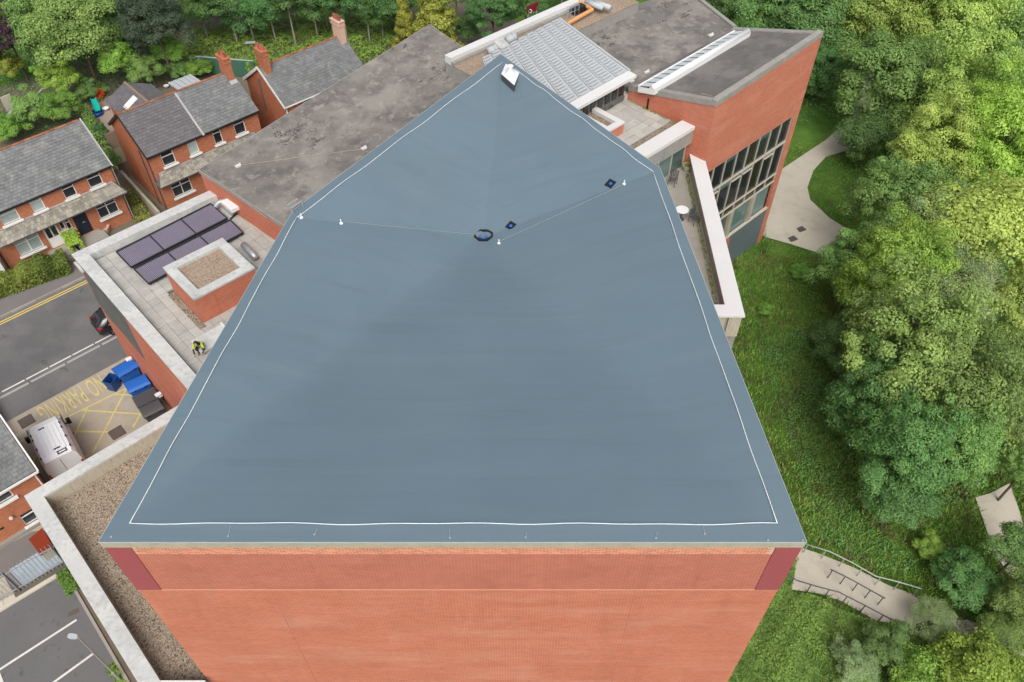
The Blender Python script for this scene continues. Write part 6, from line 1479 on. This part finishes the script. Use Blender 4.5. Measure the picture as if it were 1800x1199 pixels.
# ---- gardens and woodland at the top left
Lf = [
 ('broadleaf_tree', 'purple leaved copper tree at the top left corner', 8, 55, 56, 5, 'fine', 'copper', 1.0),
 ('golden_shrub', 'yellow round shrub at the left edge below the copper tree', 12, 122, 27, 2.0, 'dome', 'gold', 1.2),
 ('broadleaf_tree', 'green tree right of the copper tree, top left', 75, 30, 62, 6, 'round', 'mid', 1.0),
 ('broadleaf_tree', 'tall green garden tree in the middle of the top left group', 130, 50, 72, 6, 'round', 'mid', 1.0),
 ('broadleaf_tree', 'green tree at the top edge left of the dark spreading tree', 185, 25, 60, 6, 'round', 'wood', 1.0),
 ('broadleaf_tree', 'lower green tree beside the copper tree trunk', 75, 85, 36, 3.5, 'round', 'wood', 1.0),
 ('dark_evergreen', 'dark grey green spreading evergreen at the top left', 270, 40, 66, 6, 'fine', 'dark', .95),
 ('dark_evergreen', 'lower dark evergreen skirt in front of the spreading evergreen', 258, 78, 42, 3, 'fine', 'dark', .8),
 ('round_shrub', 'bright green clipped round shrub near the left patio', 108, 146, 36, 2.2, 'dome', 'bright', 1.1),
 ('shrub', 'small bright shrub left of the round shrub', 70, 128, 13, 1.5, 'dome', 'bright', 1.1),
 ('shrub', 'dark green hedge bush under the round shrub', 158, 160, 26, 1.0, 'dome', 'deep', .9),
 ('shrub', 'bright green leafy bush above the rear extension', 208, 112, 34, 2.6, 'dome', 'bright', 1.1),
 ('shrub', 'mid green bush behind the rear extension', 255, 132, 32, 1.8, 'dome', 'mid', 1.0),
 ('shrub', 'bright green arching bush beside the green mesh fence', 298, 92, 32, 2.4, 'dome', 'bright', .9),
 ('shrub', 'rambling flowering bush between the lean to and mesh fence', 350, 125, 26, .9, 'dome', 'bramble', .8),
 ('shrub', 'green bush at the left of the flowering bush', 315, 128, 20, .9, 'dome', 'mid', .9),
 ('shrub', 'leafy bush between the two chimneys', 440, 118, 13, 1.0, 'dome', 'bright', 1.4),
 ('shrub', 'large leafy garden bush left of the first house ridge', 65, 200, 40, 1.6, 'dome', 'mid', 1.0),
 ('shrub', 'garden bush behind the ridge of the first house', 110, 195, 34, 1.6, 'dome', 'bramble', 1.0),
 ('shrub', 'green bush at the left edge above the first house ridge', 15, 230, 30, 1.4, 'dome', 'bramble', 1.0),
 ('shrub', 'dark bush on the patio side of the first house gable', 178, 235, 14, 1.0, 'dome', 'deep', 1.4),
 ('shrub', 'dark climbing bush at the first house eaves corner', 205, 285, 10, 2.2, 'dome', 'deep', 2.0),
 ('golden_conifer', 'golden yellow conifer behind the tip of the folded grey roof', 765, 38, 72, 5, 'cone', 'gold', 1.2),
 ('golden_conifer', 'smaller golden conifer left of the golden conifer', 712, 40, 34, 4, 'cone', 'gold', 1.4),
 ('broadleaf_tree', 'green tree right of the golden conifer above the parapet', 865, 18, 52, 5, 'fine', 'wood', 1.0),
 ('broadleaf_tree', 'green tree above the red sign', 925, -8, 50, 6, 'fine', 'wood', 1.0),
 ('shrub', 'green bush in front of the golden conifer by the white parapet', 820, 60, 24, 2, 'dome', 'wood', 1.2),
]
for (nm, lab, x, y, r, zc, kd, mt, ra) in Lf:
    tree(nm, lab, x, y, r, zc, kd, mt, cat='shrub' if 'shrub' in nm else 'tree', ratio=ra, vis_trunk='shrub' not in nm)
WD = [(345, 10, 44, 6), (395, 5, 46, 7), (432, 28, 46, 5), (470, 18, 42, 6), (500, -5, 45, 8), (545, 8, 46, 6), (585, 20, 34, 5), (595, -10, 44, 8), (640, 12, 44, 6), (668, 35, 34, 4), (690, 0, 44, 7), (735, -10, 44, 7), (320, -10, 40, 7), (800, -10, 40, 7),
      (235, -12, 44, 8), (150, -15, 50, 8), (60, -25, 50, 8), (990, -45, 50, 7), (450, -30, 50, 8), (560, -35, 50, 8), (660, -35, 50, 8)]
for i, (x, y, r, zc) in enumerate(WD):
    y -= 14; zc = zc*.75; r *= 1.08
    tree('woodland_tree', 'woodland tree in the dense canopy along the top edge of the photo', x, y, r, zc, 'round', 'wood', ratio=.95, group='woodland trees at the top edge', bark='pale_bark')
# pale trunks seen under the canopy
for i, (x, y, h) in enumerate(((358, 50, 5), (397, 54, 4.5), (432, 72, 4.5), (466, 62, 4.5), (489, 50, 4.5))):
    p = at(x, y, 0); t = thing('woodland_tree', ('forked pale trunk tree behind the left end of the green mesh fence', 'pale trunk tree above the first chimney, behind the mesh fence', 'pale trunk tree standing forward beside the pale plank bench', 'pale trunk tree just right of the pale plank bench', 'pale trunk tree behind the ridge of the two chimney house')[i], 'tree', (p[0], p[1], 0), rotz=i, group='pale trunks at the edge of the clearing')
    a = random.uniform(-.4, .4); u = part('trunk', MB().tube([(0, 0, 0), (a*.5, .1, h*.5), (a, .3, h), (a*1.3, .5, h+2)], [.13, .11, .08, .04], 7).tube([(a*.5, .1, h*.5), (a*.5+.7, .2, h*.85), (a+1.1, .3, h+1)], [.07, .05, .02], 6), M['pale_bark'], t, local=True, smooth=True)
    c = inst('crown', CR['round'][i % 3], t, (a, .5, h+1.6), scale=(2.0, 2.0, 1.4)); setmat(c, LEAF['wood'])
# ---- hedge along the front gardens, and the bush by the parapet corner
def hedge(name, label, a, b, t0, t1, h, n, mt, seed, lump=.15):
    rg = np.random.default_rng(seed); p, q = a, b; d = xy(q-p); ln = np.linalg.norm(d); d /= ln; nn = np.array([-d[1], d[0]])
    s_ = rg.random(n)*ln; w = rg.uniform(t0, t1, n); top = h*(1+lump*np.sin(s_*2.1+seed)+lump*np.sin(s_*4.7)); f = rg.random(n); z = np.where(f < .5, top*(1-.10*rg.random(n)), top*rg.random(n))
    wv = np.where(f < .5, w, np.where(rg.random(n) < .5, t0, t1)+rg.normal(size=n)*.07)
    P_ = np.stack([p[0]+d[0]*s_+nn[0]*wv, p[1]+d[1]*s_+nn[1]*wv, p[2]+z], 1)
    N_ = rg.normal(size=(n, 3))*.6+[0, 0, .8]; tone = np.clip(.5+.3*np.sin(s_*1.3+seed)+rg.normal(size=n)*.25, 0, 1)
    c = P_.mean(0); c[2] = p[2]; me = leaf_mesh(name, P_-c, N_, rg.uniform(.05, .11, n), tone, LEAF[mt], seed)
    o = bpy.data.objects.new(name, me); COL.objects.link(o); o.location = c; return tag(o, label, 'hedge')
hedge('garden_hedge', 'shaggy olive green hedge along the pavement in front of the left houses', at(-60, 545, .1), at(128, 478, .1), -.1, 1.6, 1.15, 16000, 'hedge', 3)
o = hedge('garden_bush', 'bright green clipped bush between the two front doors of the left houses', at(120, 415, .3), at(141, 448, .3), -.35, .45, 1.2, 3500, 'bright', 5); o['category'] = 'bush'
o = hedge('wild_hedge', 'wild weeds growing down the side of the first house gable', at(152, 205, .1), at(203, 305, .1), -.3, .45, .9, 5000, 'mid', 8, .3); o['category'] = 'weeds'; o['kind'] = 'stuff'
o = hedge('alley_weeds', 'weeds', at(228, 340, .1), at(262, 400, .1), -.5, .4, .35, 1800, 'hedge', 9, .3); o['kind'] = 'stuff'
o = hedge('verge_weeds', 'green weeds', street(200, 1165), street(232, 1215), -.3, .02, .08, 700, 'bramble', 12, .5); o['kind'] = 'stuff'
sheet('verge', ccw([(*xy(street(*p)), .034) for p in ((120, 1010), (138, 1010), (260, 1215), (234, 1215))]), M['soil'])
o = hedge('verge_weeds', 'green weeds', street(116, 1008), street(134, 1042), -.3, .15, .35, 1200, 'weed', 13, .3); o['kind'] = 'stuff'
for o in bpy.data.objects:
    if o.get('kind') == 'stuff':
        for k in ('label', 'category'):
            if k in o and o.parent is None: del o[k]
# ---- meadow grass on the river side
rg = np.random.default_rng(2)
keep = []
polys = [[xy(ground(x, y)) for x, y in pl_] for pl_ in (
 [(1345, 418), (1344, 330), (1377, 296), (1425, 264), (1452, 246), (1500, 205), (1532, 215), (1500, 262), (1452, 276), (1430, 300), (1419, 330), (1424, 352), (1458, 384), (1500, 410), (1500, 470), (1437, 445), (1390, 430)],
 [(1330, 950), (1398, 960), (1440, 974), (1500, 998), (1560, 1029), (1606, 1046), (1640, 1090), (1600, 1100), (1540, 1092), (1478, 1057), (1440, 1044), (1384, 1036), (1300, 1000)],
 [(1714, 875), (1745, 965), (1800, 1060), (1835, 1060), (1792, 900), (1774, 850)])]
N = 220000
X = rg.uniform(8, 40, N); Y = rg.uniform(6, 66, N)
gzv = np.where(X <= 9, -2*((X-2)/7)**2*(3-2*(X-2)/7), -2-.07*(np.minimum(X, 90)-9))
a = Y*math.sin(TILT)+(gzv-CAMZ)*math.cos(TILT); dd = Y*math.cos(TILT)-(gzv-CAMZ)*math.sin(TILT)
IX, IY = 900+FPX*X/dd, 599.5-FPX*a/dd
ok = (IX < 1830) & (IY > 60) & (IY < 1230) & (IX > 1230)
def inpoly_v(X, Y, P):
    c = np.zeros(len(X), bool); j = len(P)-1
    for i in range(len(P)):
        cond = ((P[i][1] > Y) != (P[j][1] > Y)) & (X < (P[j][0]-P[i][0])*(Y-P[i][1])/(P[j][1]-P[i][1]+1e-12)+P[i][0]); c ^= cond; j = i
    return c
for pl_ in polys+[[xy(p) for p in Ri], [xy(p) for p in OUT]]: ok &= ~inpoly_v(X, Y, pl_)
X, Y, gzv, IX, IY = X[ok], Y[ok], gzv[ok], IX[ok], IY[ok]
n = len(X); lawn = ((IY < 450) & (IX > 1350)); hgt = np.where(lawn, .06, .16+.16*rg.random(n)*(1+np.sin(X*1.3)*np.sin(Y*.9)))
an = rg.random(n)*6.283; w = rg.uniform(.02, .05, n); lean = rg.normal(size=(n, 2))*hgt[:, None]*.5
b0_ = np.stack([X+np.cos(an)*w, Y+np.sin(an)*w, gzv-.03], 1); b1_ = np.stack([X-np.cos(an)*w, Y-np.sin(an)*w, gzv-.03], 1); tp2 = np.stack([X+lean[:, 0], Y+lean[:, 1], gzv+hgt], 1)
cg = np.array([18, 30, gz(18)]); v = np.stack([b0_, b1_, tp2], 1).reshape(-1, 3)-cg
me = bpy.data.meshes.new('grass'); me.vertices.add(3*n); me.loops.add(3*n); me.polygons.add(n)
me.vertices.foreach_set('co', v.astype(np.float32).ravel()); me.loops.foreach_set('vertex_index', np.arange(3*n, dtype=np.int32))
me.polygons.foreach_set('loop_start', np.arange(0, 3*n, 3, dtype=np.int32)); me.polygons.foreach_set('loop_total', np.full(n, 3, dtype=np.int32)); me.update()
at_ = me.attributes.new('tone', 'FLOAT', 'FACE'); at_.data.foreach_set('value', rg.random(n).astype(np.float32)); me.materials.append(M['grass'])
o = bpy.data.objects.new('grass', me); COL.objects.link(o); o.location = cg; o['kind'] = 'stuff'
# ---- broadleaf weeds in the meadow, and brambles in the clearing behind the houses
def cover(name, pts, n, up, size, mt, seed):
    rg = np.random.default_rng(seed); P_ = np.array([ground(*p) for p in pts]); lo, hi = P_.min(0), P_.max(0); out = []
    X = rg.uniform(lo[0], hi[0], n*4); Y = rg.uniform(lo[1], hi[1], n*4); okk = inpoly_v(X, Y, [xy(p) for p in P_]); X, Y = X[okk][:n], Y[okk][:n]; k = len(X)
    bump = .5+.5*np.sin(X*1.7+seed)*np.sin(Y*1.3)+.3*np.sin(X*4.1)*np.sin(Y*3.7)
    Z = np.array([gz(x) for x in X])+up*(.15+np.clip(bump, 0, 1.3)*rg.uniform(.5, 1, k)); Q = np.stack([X, Y, Z], 1); c = Q.mean(0)
    me = leaf_mesh(name, Q-c, rg.normal(size=(k, 3))*.5+[0, 0, 1], rg.uniform(.5, 1.2, k)*size, np.clip(.35*bump+.6*rg.random(k), 0, 1), LEAF[mt], seed)
    o = bpy.data.objects.new(name, me); COL.objects.link(o); o.location = c; o['kind'] = 'stuff'
cover('ground_cover', [(330, 130), (330, 60), (480, 35), (700, 20), (700, 110), (600, 130), (460, 120)], 30000, .8, .11, 'bramble', 4)
cover('undergrowth', [(-20, 260), (-20, 60), (300, 20), (340, 130), (250, 170), (160, 190), (120, 230)], 14000, .7, .10, 'wood', 6)
cover('undergrowth', [(1300, 80), (1560, 60), (1560, 300), (1500, 330), (1480, 230), (1440, 200), (1400, 230)], 5000, .5, .10, 'deep', 7)
cover('undergrowth', [(1480, 560), (1850, 400), (1850, 740), (1770, 800), (1705, 880), (1560, 920)], 16000, .7, .12, 'deep', 8)
cover('meadow_weeds', [(1400, 985), (1220, 1240), (1560, 1240), (1640, 1120), (1540, 1105), (1440, 1055), (1390, 1040)], 30000, .55, .085, 'weed', 9)
cover('meadow_weeds', [(1330, 600), (1480, 560), (1500, 900), (1620, 1000), (1560, 1010), (1440, 950)], 7000, .35, .075, 'deep', 10)
cover('meadow_weeds', [(1330, 460), (1430, 470), (1500, 700), (1480, 900), (1600, 990), (1700, 1000), (1500, 985), (1430, 940)], 6000, .22, .06, 'weed', 14)

# ---- dark moss on the felt roofs
def moss_patch(cx, cy, rx, ry, n, fn, seed, host):
    rg = np.random.default_rng(seed); mb = MB(); m = max(4, n//14); cc = rg.normal(size=(m, 2))*[rx*.5, ry*.5]
    for i in range(n):
        c = cc[rg.integers(0, m)]+rg.normal(size=2)*[rx*.09, ry*.09]; p = fn(cx+c[0], cy+c[1]+c[0]*-.35); r = rg.uniform(.02, .065); an = rg.uniform(0, 6.28); mb.tone = rg.random()
        d = np.array([math.cos(an), math.sin(an), 0])*r; e = np.array([-d[1], d[0], 0])*.6
        mb.add([p-d, p-e, p+d, p+e, p+[0, 0, r*.5]], [[0, 1, 4], [1, 2, 4], [2, 3, 4], [3, 0, 4]])
    part('moss', mb, M['moss'], host, kind='stuff')
M['moss'] = mat('dark_roof_moss', (.075, .066, .056), rough=.95, tone=.5)
fold_f = lambda x, y: onface(x, y, gA, n1_)+[0, 0, .01]
for k, a in enumerate(((513, 236, 52, 20, 420), (795, 98, 42, 34, 260), (710, 85, 20, 10, 60), (770, 125, 30, 16, 90), (545, 250, 30, 14, 90))): moss_patch(*a, fold_f, 40+k, fold)
flat_f = lambda x, y: at(x, y, 12.76)
for k, a in enumerate(((1056, 66, 30, 22, 260), (1178, 10, 42, 16, 240), (1215, 26, 26, 8, 80))): moss_patch(*a, flat_f, 60+k, bk2)
